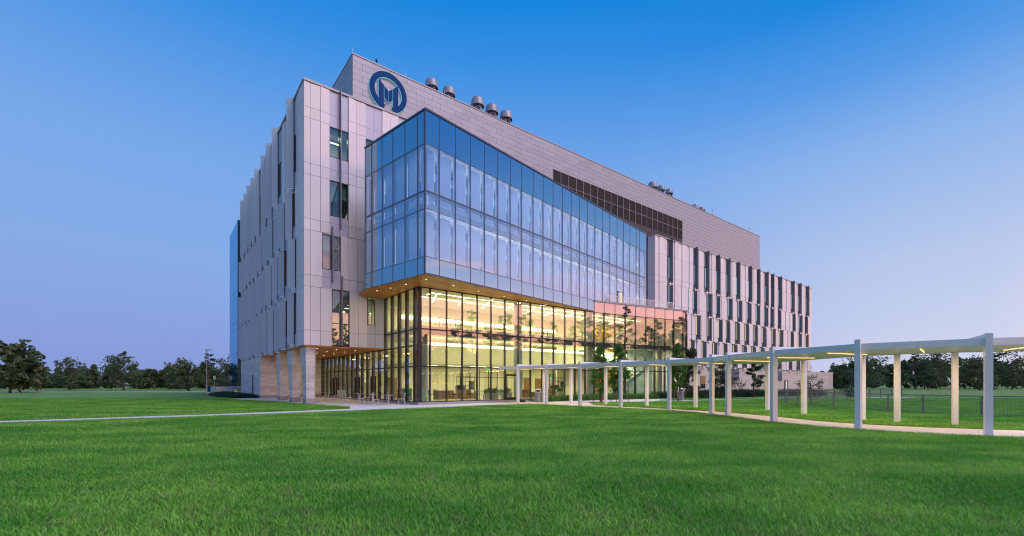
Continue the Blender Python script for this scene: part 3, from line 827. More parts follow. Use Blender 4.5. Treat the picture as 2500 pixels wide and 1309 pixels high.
# door on to the terrace
dm = MB().box(26.3, 26.36, -.05, .05, 9.62, 11.85).box(27.3, 27.36, -.05, .05, 9.62, 11.85).box(26.36, 27.3, -.05, .05, 11.79, 11.85)
dm.build('terrace_door_frame', 'frame', gbx); box('terrace_door_light', 26.9, 27.3, -.03, -.02, 9.65, 11.78, 'litslot', gbx)
# cedar soffit under the box
def clip(poly, axis, lo, hi):
    def cut(pl, f):
        o = []
        for i in range(len(pl)):
            a, b = pl[i], pl[(i + 1) % len(pl)]; fa, fb = f(a), f(b)
            if fa >= 0: o.append(a)
            if fa * fb < 0:
                t = fa / (fa - fb); o.append((a[0] + (b[0] - a[0]) * t, a[1] + (b[1] - a[1]) * t))
        return o
    pl = cut(poly, lambda p: p[axis] - lo)
    return cut(pl, lambda p: hi - p[axis]) if pl else pl
def to_box(u, v):
    dx, dy = u - B0[0], v - B0[1]; c, s_ = math.cos(-BA), math.sin(-BA)
    return (dx * c - dy * s_, dx * s_ + dy * c)
A1 = [to_box(*p) for p in ((5.1334, -10.2752), (26.206, -6.412), (6.49, -6.48), (4.46, -6.48))]
A2 = [to_box(*p) for p in ((4.46, -6.48), (6.49, -6.48), (6.49, -.02), (4.3, -.02), (3.82, -2.9))]
sof = MB()
for Aq in (A1, A2): sof.prism(Aq, 9.0, 9.06)
sof = sof.build('box_soffit', 'joint', gbx)
y = .02
while y < 11:
    for Aq in (A1, A2):
        pl = clip(Aq, 1, y, y + .192)
        if len(pl) >= 3: MB().prism(pl, 8.955, 8.995).build('plank', 'wood', sof)
    y += .20
for (x, yy) in [(1.0, 1.2), (1.0, 3.6), (1.0, 5.6), (3.6, 1.3), (6.3, 1.4), (9.2, 1.3), (12, 1.2), (14.6, 1.0), (.9, 7.3)]:
    MB().lathe([(0, 8.945), (.05, 8.945), (.06, 8.955)], 12, (x, yy)).build('downlight', 'downlight', sof)
    area('soffit_lamp', (x, yy, 8.9), .3, .3, 16, (1, .72, .38), parent=sof)

# ================================================================= FIN WING (right)
WU, WV, WL = 53.144, 4.712, 65.98
wing = MB().box(WU + .2, WU + WL - .2, WV + .42, 34, 4.7, 25.0).build('fin_wing', 'dark', bld)
FINS = {4: [4.4, 12.1, 16.0, 19.8, 23.8, 27.6, 32.7, 36.5, 40.5, 43.3, 47.3, 54.4, 58.5, 63.3],
        3: [4.4, 11.9, 16.8, 19.8, 24.5, 28.4, 32.4, 36.4, 40.3, 43.0, 46.8, 54.9, 59.0, 62.4],
        2: [5.2, 12.9, 16.8, 20.6, 23.5, 27.5, 31.4, 35.3, 39.2, 44.0, 47.9, 53.8, 58.6, 62.9],
        1: [5.0, 11.0, 14.8, 18.8, 22.4, 26.4, 30.4, 34.4, 38.3, 43.0, 47.0, 52.8, 57.6, 62.0]}
for fl in (4, 3, 2, 1):
    z0, z1 = FLO[fl]; rows = {4: [18.02, 18.9, 22.43, 25.22], 3: R3, 2: R2, 1: [4.66, 5.82, 9.25]}[fl]
    prev = 0.
    for i, f in enumerate(FINS[fl] + [WL + .85]):
        last = f > WL
        wn = .92; w0 = f - wn if not last else WL
        span = w0 - prev; n = max(1, int(round(span / 1.15)))
        for k in range(n):
            a, b = prev + span * k / n, prev + span * (k + 1) / n
            for za, zb in zip(rows[:-1], rows[1:]):
                box('facade_panel', WU + a + .015, WU + b - .015, WV + (.02 if k % 2 else .10), WV + (.02 if k % 2 else .10) + .12, za + .015, zb - .015, 'panel', wing, rz=(.09 if k % 2 == 0 else -.04))
        if not last:
            zw0, zw1 = (18.9, 22.6) if fl == 4 else (z0 + .85, z1 - .05)
            box('window_pane', WU + w0 + .03, WU + f - .26, WV + .30, WV + .33, zw0, zw1, 'fin_glass', wing)
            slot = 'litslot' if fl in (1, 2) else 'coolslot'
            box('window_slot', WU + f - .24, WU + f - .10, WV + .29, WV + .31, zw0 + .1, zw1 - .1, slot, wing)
            box('spandrel_panel', WU + w0, WU + f - .02, WV + .26, WV + .36, z0, zw0 - .02, 'fin', wing)
            box('spandrel_panel', WU + w0, WU + f - .02, WV + .26, WV + .36, zw1 + .02, z1, 'fin', wing)
            top = z1 + (.30 if fl == 4 else -.15)
            MB().box(WU + f - .03, WU + f + .03, WV - .36, WV + .24, z0 + .08, top).box(WU + f + .03, WU + f + .12, WV - .02, WV + .2, z0 + .08, top).build('shade_fin', 'fin', wing)
            MB().box(WU + f - .8, WU + f + .1, WV - .12, WV - .02, z0 - .12, z0 + .02).box(WU + f - .42, WU + f - .26, WV - .13, WV - .03, z0 - .42, z0 + .32).build('fin_bracket', 'bracket', wing)
        prev = f + .03 if not last else f
MB().box(WU, WU + WL + .05, WV - .02, WV + .5, 25.24, 25.38).build('parapet_coping', 'coping', wing)
# west return of the wing: one panel bay, then dark green glass back to the main block
for za, zb in zip([0.2, 4.66, 5.82, 9.25, 10.15, 13.65, 14.54, 18.02, 18.9, 22.43][:-1], [4.66, 5.82, 9.25, 10.15, 13.65, 14.54, 18.02, 18.9, 22.43]):
    box('facade_panel', WU, WU + .12, WV + .14, WV + 1.42, za + .012, zb - .012, 'panel', wing)
box('facade_panel', WU, WU + .12, WV + .14, WV + 1.42, 22.44, 25.22, 'panel', wing)
dg = [9.6, 13.0, 14.5, 17.6, 18.9, 22.2, 25.2]
for za, zb in zip(dg[:-1], dg[1:]):
    for va, vb in ((1.44, 2.5), (2.5, 3.4)):
        box('dark_pane', WU + .05, WU + .09, WV + va + .02, WV + vb - .02, za + .02, zb - .02, 'dark_glass', wing)
MB().box(WU + .10, WU + .3, WV + 1.42, WV + 3.5, 9.5, 25.3).build('return_wall', 'frame', wing)
# stone podium of the wing with louvres, window and door
pod = MB().box(39.9, 135, WV + .22, WV + 8, 0, 4.60).build('stone_podium', 'stonefar', bld)
def wall_louver(u0, u1, z0, z1, n=9):
    MB().box(u0, u1, WV + .12, WV + .20, z0, z1).build('louver_back', 'joint', pod)
    for k in range(n):
        z = z0 + (z1 - z0) * (k + .5) / n
        box('louver_blade', u0 + .05, u1 - .05, WV + .02, WV + .15, z - .05, z + .05, 'fin', pod, rot=(rad(-35), 0, 0))
    fr = MB().box(u0 - .05, u0, WV + .0, WV + .2, z0, z1).box(u1, u1 + .05, WV + .0, WV + .2, z0, z1).box((u0 + u1) / 2 - .03, (u0 + u1) / 2 + .03, WV + .01, WV + .2, z0, z1)
    fr.build('louver_frame', 'fin', pod)
wall_louver(74.74, 81.05, 2.3, 4.5); wall_louver(96.0, 101.3, 2.2, 4.4)
MB().box(67.1, 68.6, WV + .13, WV + .21, .8, 3.0).build('dark_window', 'podium_glass', pod)
MB().box(103.3, 104.5, WV + .12, WV + .21, .05, 2.2).build('service_door', 'signwhite', pod)
MB().box(103.2, 103.3, WV + .0, WV + .21, .05, 2.3).box(104.5, 104.6, WV + .0, WV + .21, .05, 2.3).box(103.2, 104.6, WV, WV + .21, 2.2, 2.3).build('door_surround', 'joint', pod)

# ================================================================= PENTHOUSE
PU0, PU1, PV, PZ0, PZ1 = 6.46, 97.89, 8.0, 24.6, 34.75
pen = MB().box(PU0 + .1, PU1 - .1, PV + .1, 26, PZ0, PZ1 - .1).build('penthouse', 'joint', bld)
MB().box(PU0 - .04, PU1 + .04, PV - .05, 26, PZ1, PZ1 + .12).build('roof_coping', 'coping', pen)
H_ = .626; LP = 1.99
rest = MB(); npan = 0
cells = []
row = 0; z = PZ1 - .01
while z > 25.2:
    za = z - H_; u = PU0 - (0 if row % 2 == 0 else LP / 2)
    while u < PU1:
        a, b = max(u, PU0), min(u + LP, PU1)
        if b - a > .05 and not (a < 66.33 and b > 34.0 and za < 31.28): cells.append((a, b, za, z))
        elif b - a > .05:
            if a < 34.0: cells.append((a, 34.0, za, z))
            if b > 66.33: cells.append((66.33, b, za, z))
            if z > 31.28 and za < 31.28: cells.append((max(a, 34.0), min(b, 66.33), 31.28, z))
        u += LP
    z = za; row += 1
cells.sort(key=lambda c: c[0] + .9 * (34 - c[3]))
for i, (a, b, za, zb) in enumerate(cells):
    if i < 296: box('zinc_panel', a + .011, b - .011, PV, PV + .095, za + .011, zb - .011, 'pent', pen)
    else: rest.box(a + .014, b - .014, PV, PV + .095, za + .014, zb - .014)
rest = rest.build('zinc_panels_far', 'pent', pen); rest['kind'] = 'stuff'
z = PZ1 - .01; row = 0; sidep = MB()
while z > 25.2:
    v = PV + .1 - (0 if row % 2 else LP / 2)
    while v < 25.9:
        a, b = max(v, PV + .1), min(v + LP, 25.95)
        if b - a > .05 and b < 17: box('side_zinc_panel', PU0, PU0 + .095, a + .011, b - .011, z - H_ + .011, z - .011, 'pent', pen)
        v += LP
    z -= H_; row += 1
# louvre band: bays of blades, two rows high
bays = 21
for k in range(bays):
    a, b = 34.0 + (66.33 - 34.0) * k / bays, 34.0 + (66.33 - 34.0) * (k + 1) / bays
    for za, zb in ((29.62, 31.25), (27.95, 29.56)):
        m_ = MB(); nb = 9
        for q in range(nb):
            zq = za + (zb - za) * (q + .5) / nb
            mt = Matrix.Translation((0, PV + .08, zq)) @ Matrix.Rotation(rad(-40), 4, 'X')
            m_.box(a + .04, b - .04, -.07, .07, -.012, .012, mt)
        m_.box(a + .04, b - .04, PV + .14, PV + .16, za, zb)
        m_.build('louver_panel', 'louver', pen)
    MB().box(a - .03, a + .03, PV - .01, PV + .12, 27.9, 31.27).build('louver_post', 'pentframe', pen)
MB().box(34, 66.33, PV - .005, PV + .12, 29.565, 29.615).box(34, 66.33, PV - .012, PV + .12, 31.26, 31.31).build('louver_rail', 'pentframe', pen)
# lightning rods and roof-edge instruments
for u in (6.5, 12.2, 17, 22, 28, 38, 48, 58, 70, 84):
    MB().tube([(u, PV + .1, PZ1 + .1), (u, PV + .1, PZ1 + .75)], [.012, .006], 5).build('lightning_rod', 'bracket', pen)
MB().tube([(9.0, PV + .2, PZ1 + .1), (9.0, PV + .2, PZ1 + .8)], [.03, .03], 6).lathe([(0, PZ1 + .45), (.12, PZ1 + .5), (.12, PZ1 + .62), (0, PZ1 + .7)], 8, (9.0, PV + .2)).build('warning_beacon', 'blackmetal', pen)
MB().tube([(77.3, PV + .2, PZ1 + .1), (77.3, PV + .2, PZ1 + 1.2), (77.7, PV + .2, PZ1 + 1.2)], [.05, .05, .05], 6).build('vent_pipe', 'fan', pen)
MB().tube([(93.5, PV + .2, PZ1), (93.5, PV + .2, PZ1 + 1.0)], [.05, .05], 6).lathe([(0, PZ1 + .9), (.2, PZ1 + 1.0), (0, PZ1 + 1.4)], 8, (93.5, PV + .2)).build('anemometer', 'bracket', pen)

# ---- round emblem on the penthouse (halo-lit)
em = empty('wall_emblem', P(10.16, PV - .22, 32.28), TH)
tag(em, 'round navy letter M emblem glowing on grey penthouse wall', 'emblem')
RR = 2.05
def poly_xz(pts, y0, y1):
    m_ = MB(); n = len(pts)
    m_.v = [(x * RR, y0, z * RR) for x, z in pts] + [(x * RR, y1, z * RR) for x, z in pts]
    m_.f = [tuple(range(n)), tuple(range(n, 2 * n))[::-1]] + [(i, (i + 1) % n, n + (i + 1) % n, n + i) for i in range(n)]
    return m_
def ringpts(ro, ri, a0, a1, n=48):
    o = [(ro * math.cos(a0 + (a1 - a0) * i / n), ro * math.sin(a0 + (a1 - a0) * i / n)) for i in range(n + 1)]
    return o + [(ri * math.cos(a0 + (a1 - a0) * i / n), ri * math.sin(a0 + (a1 - a0) * i / n)) for i in range(n, -1, -1)]
def ringmesh(ro, ri, a0, a1, y0, y1, n=64):
    m_ = MB()
    for i in range(n + 1):
        t = a0 + (a1 - a0) * i / n
        for rr in (ro, ri):
            for yy in (y0, y1): m_.v.append((rr * RR * math.cos(t), yy, rr * RR * math.sin(t)))
    for i in range(n):
        k = i * 4; j = k + 4
        m_.f += [(k, j, j + 2, k + 2), (k + 1, k + 3, j + 3, j + 1), (k, k + 1, j + 1, j), (k + 2, j + 2, j + 3, k + 3)]
    m_.f += [(0, 2, 3, 1), (n * 4, n * 4 + 1, n * 4 + 3, n * 4 + 2)]
    return m_
A0, A1_ = math.asin(-1) + math.asin(.255), 1.5 * math.pi - math.asin(.255)
shapes = {'letter_bar': [[(-.52, .50), (-.255, .27), (-.255, -.96), (-.52, -.80)], [(.52, .50), (.255, .27), (.255, -.96), (.52, -.80)]],
          'letter_stroke': [[(-.215, .235), (-.015, .055), (-.015, -.51), (-.215, -.33)], [(.215, .235), (.015, .055), (.015, -.51), (.215, -.33)]]}
ringmesh(1.0, .735, A0, A1_, 0, .10).build('ring', 'navy', em)
ringmesh(1.015, .72, A0 + .008, A1_ - .008, .13, .15).build('halo_light', 'halo', em)
for nm, pls in shapes.items():
    for pl in pls:
        poly_xz(pl, .003 if nm == 'letter_bar' else 0, .097).build(nm, 'navy', em)
        cx = sum(p[0] for p in pl) / 4; cz = sum(p[1] for p in pl) / 4
        poly_xz([(cx + (x - cx) * (1.12 if nm == 'letter_stroke' else 1.08), cz + (z - cz) * 1.02) for x, z in pl], .132, .148).build('halo_light', 'halo', em)

# ---- rooftop exhaust fans
def fan():
    r_ = empty('exhaust_fan')
    MB().lathe([(.62, 0), (.62, 1.15), (.50, 1.3), (.50, 1.75)], 20).build('fan_housing', 'fan', r_, smooth=True)
    MB().lathe([(.80, 1.35), (.84, 1.40), (.74, 2.15), (.66, 2.28), (.60, 2.28), (.70, 1.40)], 22).build('wind_band', 'fan', r_, smooth=True)
    MB().box(-.30, .05, -.78, -.60, .2, 1.2).build('motor_cover', 'blackmetal', r_)
    MB().tube([(.5, .4, 2.2), (.5, .4, 2.75)], [.012, .006], 5).build('lightning_rod', 'bracket', r_)
    m_ = MB()
    for k in range(4):
        t = k * math.pi / 2 + .4; m_.bar((.5 * math.cos(t), .5 * math.sin(t), 1.5), (.74 * math.cos(t), .74 * math.sin(t), 1.5), .05)
    m_.build('band_strut', 'fan', r_)
    return r_
fan0 = None
fans = [(16.1, 36.83, 1.0, 'first exhaust fan from the emblem, standing alone on the roof edge'), (18.4, 36.84, 1.0, 'second exhaust fan from the emblem, beside the lone first one'),
        (22.5, 37.19, 1.1, 'leftmost of the three tall fans in the near roof cluster'), (24.7, 37.14, 1.1, 'middle one of the three tall fans in the near roof cluster'),
        (27.0, 37.17, 1.1, 'rightmost of the three tall fans in the near roof cluster'), (59.4, 36.84, 1.1, 'largest leftmost fan of the cluster above the louvre band end'),
        (61.9, 36.93, .93, 'middle fan of the cluster above the louvre band end'), (64.4, 36.99, .92, 'right fan of the cluster above the louvre band end'),
        (73.3, 36.33, .95, 'left fan of the far low pair beside the vent pipe'), (75.8, 36.47, .8, 'right fan of the far low pair beside the vent pipe')]
for i, (u, zt, sc, lb) in enumerate(fans):
    if fan0 is None: f = fan0 = fan()
    else: f = copy_tree(fan0)
    f.location = P(u, 9.5, zt - 2.28 * sc * .97); f.rotation_euler = (0, 0, TH + rnd.uniform(-.2, .2)); f.scale = (sc * .92, sc * .92, sc * .97)
    tag(f, lb, 'exhaust fan', 'exhaust fans along the penthouse roof')

# ================================================================= COVERED WALKWAY
PP = [(.48, 36.7), (2.68, 35.0), (4.9, 32.4), (7.18, 29.75), (9.46, 27.1), (10.78, 24.3), (10.8, 22.5), (11.1, 19.1), (12.3, 16.0), (14.8, 14.0), (17.9, 12.9)]
BB = [(2.75, 38.6), (4.85, 37.0), (7.15, 34.4), (9.5, 31.75), (11.9, 29.2), (15.2, 26.8), (15.1, 23.3), (15.3, 19.7), (15.9, 18.6), (17.1, 17.4), (19.2, 16.6)]
cw = empty('covered_walkway', (7, 30, 0)); off = Vector((-7, -30, 0))
tag(cw, 'white steel covered walkway curving along the lawn with amber strip lights', 'covered walkway')
def L3(p, z): return Vector((p[0], p[1], z)) + off
d0 = (Vector(PP[0]) - Vector(PP[1])).normalized() * 2.0
PX = [(PP[0][0] + d0.x, PP[0][1] + d0.y)] + PP; BXX = [(BB[0][0] + d0.x, BB[0][1] + d0.y)] + BB
for i in range(len(PX) - 1):
    a, b, c, d = PX[i], PX[i + 1], BXX[i + 1], BXX[i]
    ce = Vector(((a[0] + b[0] + c[0] + d[0]) / 4, (a[1] + b[1] + c[1] + d[1]) / 4))
    q = [Vector(p) + (ce - Vector(p)) * .004 for p in (a, b, c, d)]
    MB().prism([(p.x + off.x, p.y + off.y) for p in q], 2.86, 3.00).build('roof_panel', 'white', cw)
    f = MB(); 
    for s0, s1 in ((a, b), (d, c)): MB().bar(L3(s0, 2.945), L3(s1, 2.945), .08, .22).build('fascia', 'white', cw)
    if i == 0: MB().bar(L3(a, 2.945), L3(d, 2.945), .08, .22).build('fascia', 'white', cw)
    # recessed strip light across each bay
    m1 = (Vector(a) * .5 + Vector(b) * .5); m2 = (Vector(d) * .5 + Vector(c) * .5)
    s0, s1 = m1.lerp(m2, .22), m1.lerp(m2, .80)
    MB().bar(L3(s0, 2.845), L3(s1, 2.845), .04, .03).build('strip_light', 'canopy_led', cw)
    mid = (s0 + s1) / 2; ang = math.atan2((s1 - s0).y, (s1 - s0).x)
    area('walkway_lamp', (mid.x + off.x, mid.y + off.y, 2.80), (s1 - s0).length, .1, 58 if i else 24, (1, .66, .36), rot=(0, 0, ang), parent=cw)
for p, b in zip(PP, BB):
    dd = (Vector(b) - Vector(p)).normalized(); ang = math.atan2(dd.y, dd.x)
    for q, top in ((p, 3.2), (b, 2.86)):
        mt = Matrix.Translation(L3(q, 0)) @ Matrix.Rotation(ang, 4, 'Z')
        MB().box(-.11, .11, -.085, .085, 0, top, mt).build('post', 'white', cw)
        MB().box(-.2, .2, -.16, .16, .0, .03, mt).build('base_plate', 'silver', cw)
    a_ = L3(p, 3.1) + Vector((dd.x, dd.y, 0)) * .11
    MB().bar(a_, L3(b, 3.1), .11, .195).build('beam', 'white', cw)

# ================================================================= VEGETATION
def leaves_np(cent, rad_, n, size, flat=1., aspect=.55):
    """n leaf quads spread through ellipsoidal clumps"""
    cent = np.asarray(cent, float); rad_ = np.asarray(rad_, float)
    idx = nrg.integers(0, len(cent), n)
    d = nrg.normal(size=(n, 3)); d /= np.linalg.norm(d, axis=1)[:, None]
    rr = nrg.random(n) ** .45
    p = cent[idx] + d * rr[:, None] * rad_[idx]
    t = nrg.normal(size=(n, 3)); t[:, 2] *= flat; t /= np.linalg.norm(t, axis=1)[:, None]
    b = np.cross(t, nrg.normal(size=(n, 3))); b /= np.linalg.norm(b, axis=1)[:, None]
    s = size * nrg.uniform(.6, 1.35, n)[:, None]
    t = t * s; b = b * s * aspect
    V = np.stack([p - t, p - b * .9, p + t, p + b * .9], 1).reshape(-1, 3)
    F = np.arange(n * 4).reshape(-1, 4)
    return V, F
def limb(mb, a, b, r0, r1, n=4, wob=.08, sides=6):
    a, b = Vector(a), Vector(b); L = (b - a).length
    pts = [a.lerp(b, i / n) + Vector((rnd.uniform(-1, 1), rnd.uniform(-1, 1), rnd.uniform(-.5, .5))) * wob * L * (0 < i < n) for i in range(n + 1)]
    mb.tube(pts, [r0 + (r1 - r0) * i / n for i in range(n + 1)], sides)
def broad_tree(name, x, y, h, wd, base, nclump, nleaf, size, leaf, label, cat='tree', group=None, bark='bark', multi=1, oval=1., flowers=0, r=.05, lean=0., z0=0.):
    root = empty(name, (x, y, z0)); tag(root, label, cat, group)
    t = MB(); cs, rs = [], []
    tips = []
    for k in range(multi):
        o = Vector((rnd.uniform(-.12, .12), rnd.uniform(-.12, .12), 0)) * (multi > 1)
        top = Vector((o.x * 3 + lean * h, o.y * 3, base + (h - base) * .75)); limb(t, o, top, r, r * .35, 5, .025); tips.append((o, top))
    for k in range(nclump):
        f = rnd.random(); zc = base + (h - base) * f
        w_ = wd / 2 * ((1 - f) ** .62 * min(1, .5 + 2.4 * f) * 1.12 if oval == 2 else math.sin(math.pi * min(1, max(0, .12 + .80 * f))) ** .7)
        a = rnd.random() * 6.283; q = math.sqrt(rnd.random())
        c = Vector((math.cos(a) * w_ * q + lean * zc, math.sin(a) * w_ * q, zc)); cs.append(tuple(c))
        s_ = wd * (rnd.uniform(.10, .18) if oval == 2 else rnd.uniform(.12, .22)); rs.append((s_, s_, s_ * .8))
        if k % 2 == 0:
            o, top = tips[k % multi]; st_ = o.lerp(top, max(.15, min(.9, f * .7 + .1))); limb(t, st_, c, r * .4, r * .12, 3, .06, 5)
    t.build('trunk', bark, root, smooth=True)
    V, F = leaves_np(cs, rs, nleaf, size)
    fast_mesh('crown', V, F, leaf, 4, root)
    if flowers:
        V, F = leaves_np([c for c in cs if c[2] > base + (h - base) * .55] or cs, [.12] * 1 if False else [rs[0]] * len([c for c in cs if c[2] > base + (h - base) * .55] or cs), flowers, size * .8)
        fast_mesh('blossom', V, F, 'flower', 4, root)
    return root
def pine_geo(h, crown0, wd, nb, per, size, droop=0., puff=1.):
    """trunk mesh builder and needle arrays of one pine"""
    t = MB(); top = Vector((rnd.uniform(-.03, .03) * h, rnd.uniform(-.03, .03) * h, h))
    r0 = .012 * h + .03
    limb(t, (0, 0, 0), top, r0, r0 * .2, 7, .012, 7)
    cs, rs = [], []
    for k in range(nb):
        f = crown0 + (1 - crown0) * (k + rnd.random()) / nb; p = top * f
        a = rnd.random() * 6.283; L = wd / 2 * (1 - .75 * ((f - crown0) / (1 - crown0)) ** 1.3) * rnd.uniform(.55, 1.1)
        e = p + Vector((math.cos(a) * L, math.sin(a) * L, L * rnd.uniform(.0, .55) - droop * L))
        limb(t, p, e, r0 * .3, r0 * .08, 3, .06, 5)
        for q in (.55, .8, 1.0):
            c = p.lerp(e, q); cs.append(tuple(c)); s_ = max(.25, L * .20) * rnd.uniform(.8, 1.3); rs.append((s_ * puff, s_ * puff, s_ * .62 * puff * (1.2 if puff > 1 else 1)))
    cs.append(tuple(top)); rs.append((wd * .07,) * 3)
    V, F = leaves_np(cs, rs, per, size, aspect=.22)
    return t, V, F
def pine_tree(x, y, h, label, group=None, crown0=.35, wd=None, nb=16, per=1500, size=.22, z0=0., name='pine_tree'):
    root = empty(name, (x, y, z0)); tag(root, label, 'pine tree', group)
    t, V, F = pine_geo(h, crown0, wd or h * .5, nb, per, size)
    t.build('trunk', 'pinebark', root, smooth=True); fast_mesh('crown', V, F, 'needle', 4, root)
    return root

# young trees beside the lobby
TG = 'young trees planted by the lobby'
broad_tree('maple_tree', 7.5, 38.3, 4.75, 1.75, .95, 90, 9000, .062, 'leaf', 'left one of the two bushy green trees before the stair glass', group=TG, multi=3, oval=2, flowers=60)
broad_tree('maple_tree', 9.15, 38.5, 5.0, 1.9, .95, 95, 9600, .062, 'leaf', 'right one of the two bushy green trees before the stair glass', group=TG, multi=3, oval=2, flowers=130)
broad_tree('maple_tree', 15.15, 41.2, 5.2, 1.75, 1.1, 90, 9000, .064, 'leaf', 'dense oval green tree beside the litter bin near the fin wing', group=TG, multi=3, oval=2, flowers=50)
broad_tree('magnolia_tree', 17.7, 45.0, 4.9, 2.0, .15, 52, 5200, .095, 'magnolia', 'dark bronze magnolia cone behind the dense oval tree', group=TG)
broad_tree('magnolia_tree', 22.2, 48.6, 4.3, 1.9, .15, 46, 4200, .095, 'magnolia', 'dark magnolia in front of the slot window of the podium', group=TG)
pine_tree(28.4, 52.9, 4.9, 'young pine tree in front of the podium wall', crown0=.22, wd=2.5, nb=26, per=2400, size=.17)
broad_tree('holly_bush', 25.9, 53.2, 2.6, 2.9, .2, 40, 2200, .07, 'shrub', 'loose round bush left of the young pine', 'bush', 'bushes along the podium')
broad_tree('holly_bush', 33.5, 50.5, 2.4, 2.6, .2, 34, 1800, .07, 'shrub', 'sparse bush standing behind the pond fence corner', 'bush', 'bushes along the podium')
broad_tree('holly_bush', 36.5, 48.5, 3.0, 2.6, .2, 36, 2000, .075, 'shrub', 'taller leafy bush behind the fence at the far right', 'bush', 'bushes along the podium')
# support stakes
stakes = [(7.5, 38.3, [(-.65, -.2), (.1, -.5), (.5, .2)], 'left bushy tree'), (9.15, 38.5, [(-.8, -.3), (-.1, .5), (.85, -.1)], 'right bushy tree'),
          (15.15, 41.2, [(-.5, -.3), (.5, .3)], 'dense oval tree'), (17.7, 45.0, [(-.9, -1.0), (.7, -.9)], 'bronze magnolia'), (22.2, 48.6, [(-1.4, -.3), (1.2, -.3), (1.7, -.1)], 'slot window magnolia'),
          (28.4, 52.9, [(-2.2, 0), (1.9, -.4)], 'young pine')]
for x, y, offs, who in stakes:
    for k, (dx, dy) in enumerate(offs):
        L = 1.9
        o = MB().tube([(0, 0, -.05), (-dx * .62, -dy * .62, L)], [.03, .027], 7).build('support_stake', 'stake', smooth=True)
        o.location = (x + dx, y + dy, .02)
        side = ['left', 'middle', 'right'][k] if len(offs) == 3 else ['left', 'right'][k]
        tag(o, f'slanted wooden stake on the {side} of the {who}', 'stake', 'stakes propping the young trees')

# low planting: blades in beds, each bed one mass of ground cover
def bed(name, poly, n, h, spread, leaf='shrub', z=.03, mulch=True):
    if mulch: sheet('mulch_bed', poly, z, 'mulch', thick=.03)
    xs = np.array([p[0] for p in poly]); ys = np.array([p[1] for p in poly])
    pts = scatter(poly, n); k = 26
    N = len(pts) * k
    base_ = np.repeat(pts, k, 0) + nrg.normal(scale=spread * .35, size=(N, 2))
    a = nrg.random(N) * 6.283; ln = nrg.uniform(.2, 1, N) * spread; hh = h * nrg.uniform(.45, 1.1, N) * np.repeat(nrg.uniform(.6, 1.15, len(pts)), k)
    wv = .016
    dx, dy = np.cos(a), np.sin(a)
    b0 = np.stack([base_[:, 0] - dy * wv, base_[:, 1] + dx * wv, np.full(N, z)], 1); b1 = np.stack([base_[:, 0] + dy * wv, base_[:, 1] - dx * wv, np.full(N, z)], 1)
    m0 = np.stack([base_[:, 0] + dx * ln * .4 - dy * wv, base_[:, 1] + dy * ln * .4 + dx * wv, z + hh * .75], 1); m1 = m0 + np.stack([2 * dy * wv, -2 * dx * wv, np.zeros(N)], 1)
    t0 = np.stack([base_[:, 0] + dx * ln, base_[:, 1] + dy * ln, z + hh], 1); t1 = t0 + np.stack([dy * wv * .3, -dx * wv * .3, np.zeros(N)], 1)
    V = np.stack([b0, b1, m1, m0, t0, t1], 1).reshape(-1, 3)
    i = np.arange(N) * 6
    F = np.concatenate([np.stack([i, i + 1, i + 2, i + 3], 1), np.stack([i + 3, i + 2, i + 5, i + 4], 1)])
    o = fast_mesh(name, V, F, leaf, 4); o['kind'] = 'stuff'
    return o
def inside(pts, poly):
    x, y = pts[:, 0], pts[:, 1]; c = np.zeros(len(pts), bool); n = len(poly)
    for i in range(n):
        x0, y0 = poly[i]; x1, y1 = poly[(i + 1) % n]
        if y0 == y1: continue
        c ^= ((y0 > y) != (y1 > y)) & (x < (x1 - x0) * (y - y0) / (y1 - y0) + x0)
    return c
def scatter(poly, n):
    xs = [p[0] for p in poly]; ys = [p[1] for p in poly]; o = np.zeros((0, 2))
    for _ in range(40):
        q = np.stack([nrg.uniform(min(xs), max(xs), n * 2), nrg.uniform(min(ys), max(ys), n * 2)], 1)
        o = np.concatenate([o, q[inside(q, poly)]])
        if len(o) >= n: break
    return o[:n]
def p2(u, v): q = P(u, v); return (q.x, q.y)
bed('liriope_planting', [p2(-.3, 19.2), p2(-2.2, 20.2), p2(-3.4, 26), p2(-3.4, 36), p2(-1.5, 44), p2(-.2, 44), p2(-.2, 19.2)], 620, .40, .42)
bed('lobby_planting', [p2(17.4, -6.6), p2(26.2, -6.6), p2(33, -7.9), p2(33, -9.6), p2(26, -8.2), p2(17.4, -7.9)], 420, .55, .35, 'leaf')
bed('bay_planting', [p2(33, -7.9), p2(39.6, -9.0), p2(44, -6), p2(44, -8.5), p2(40, -10.9), p2(33, -9.6)], 330, .75, .4, 'shrub')
bed('podium_planting', [(19.5, 47.2), (26, 52.0), (33, 56.5), (42, 60), (42, 63.5), (30, 60), (22, 54.5), (18.5, 51)], 700, .85, .55)
for (x, y, rr) in ((8.3, 38.4, 1.6), (15.1, 41.2, .7)):
    sheet('mulch_ring', [(x + rr * math.cos(t) * 1.1, y + rr * .62 * math.sin(t)) for t in np.linspace(0, 6.283, 25)[:-1]], .05, 'mulch', thick=.04)

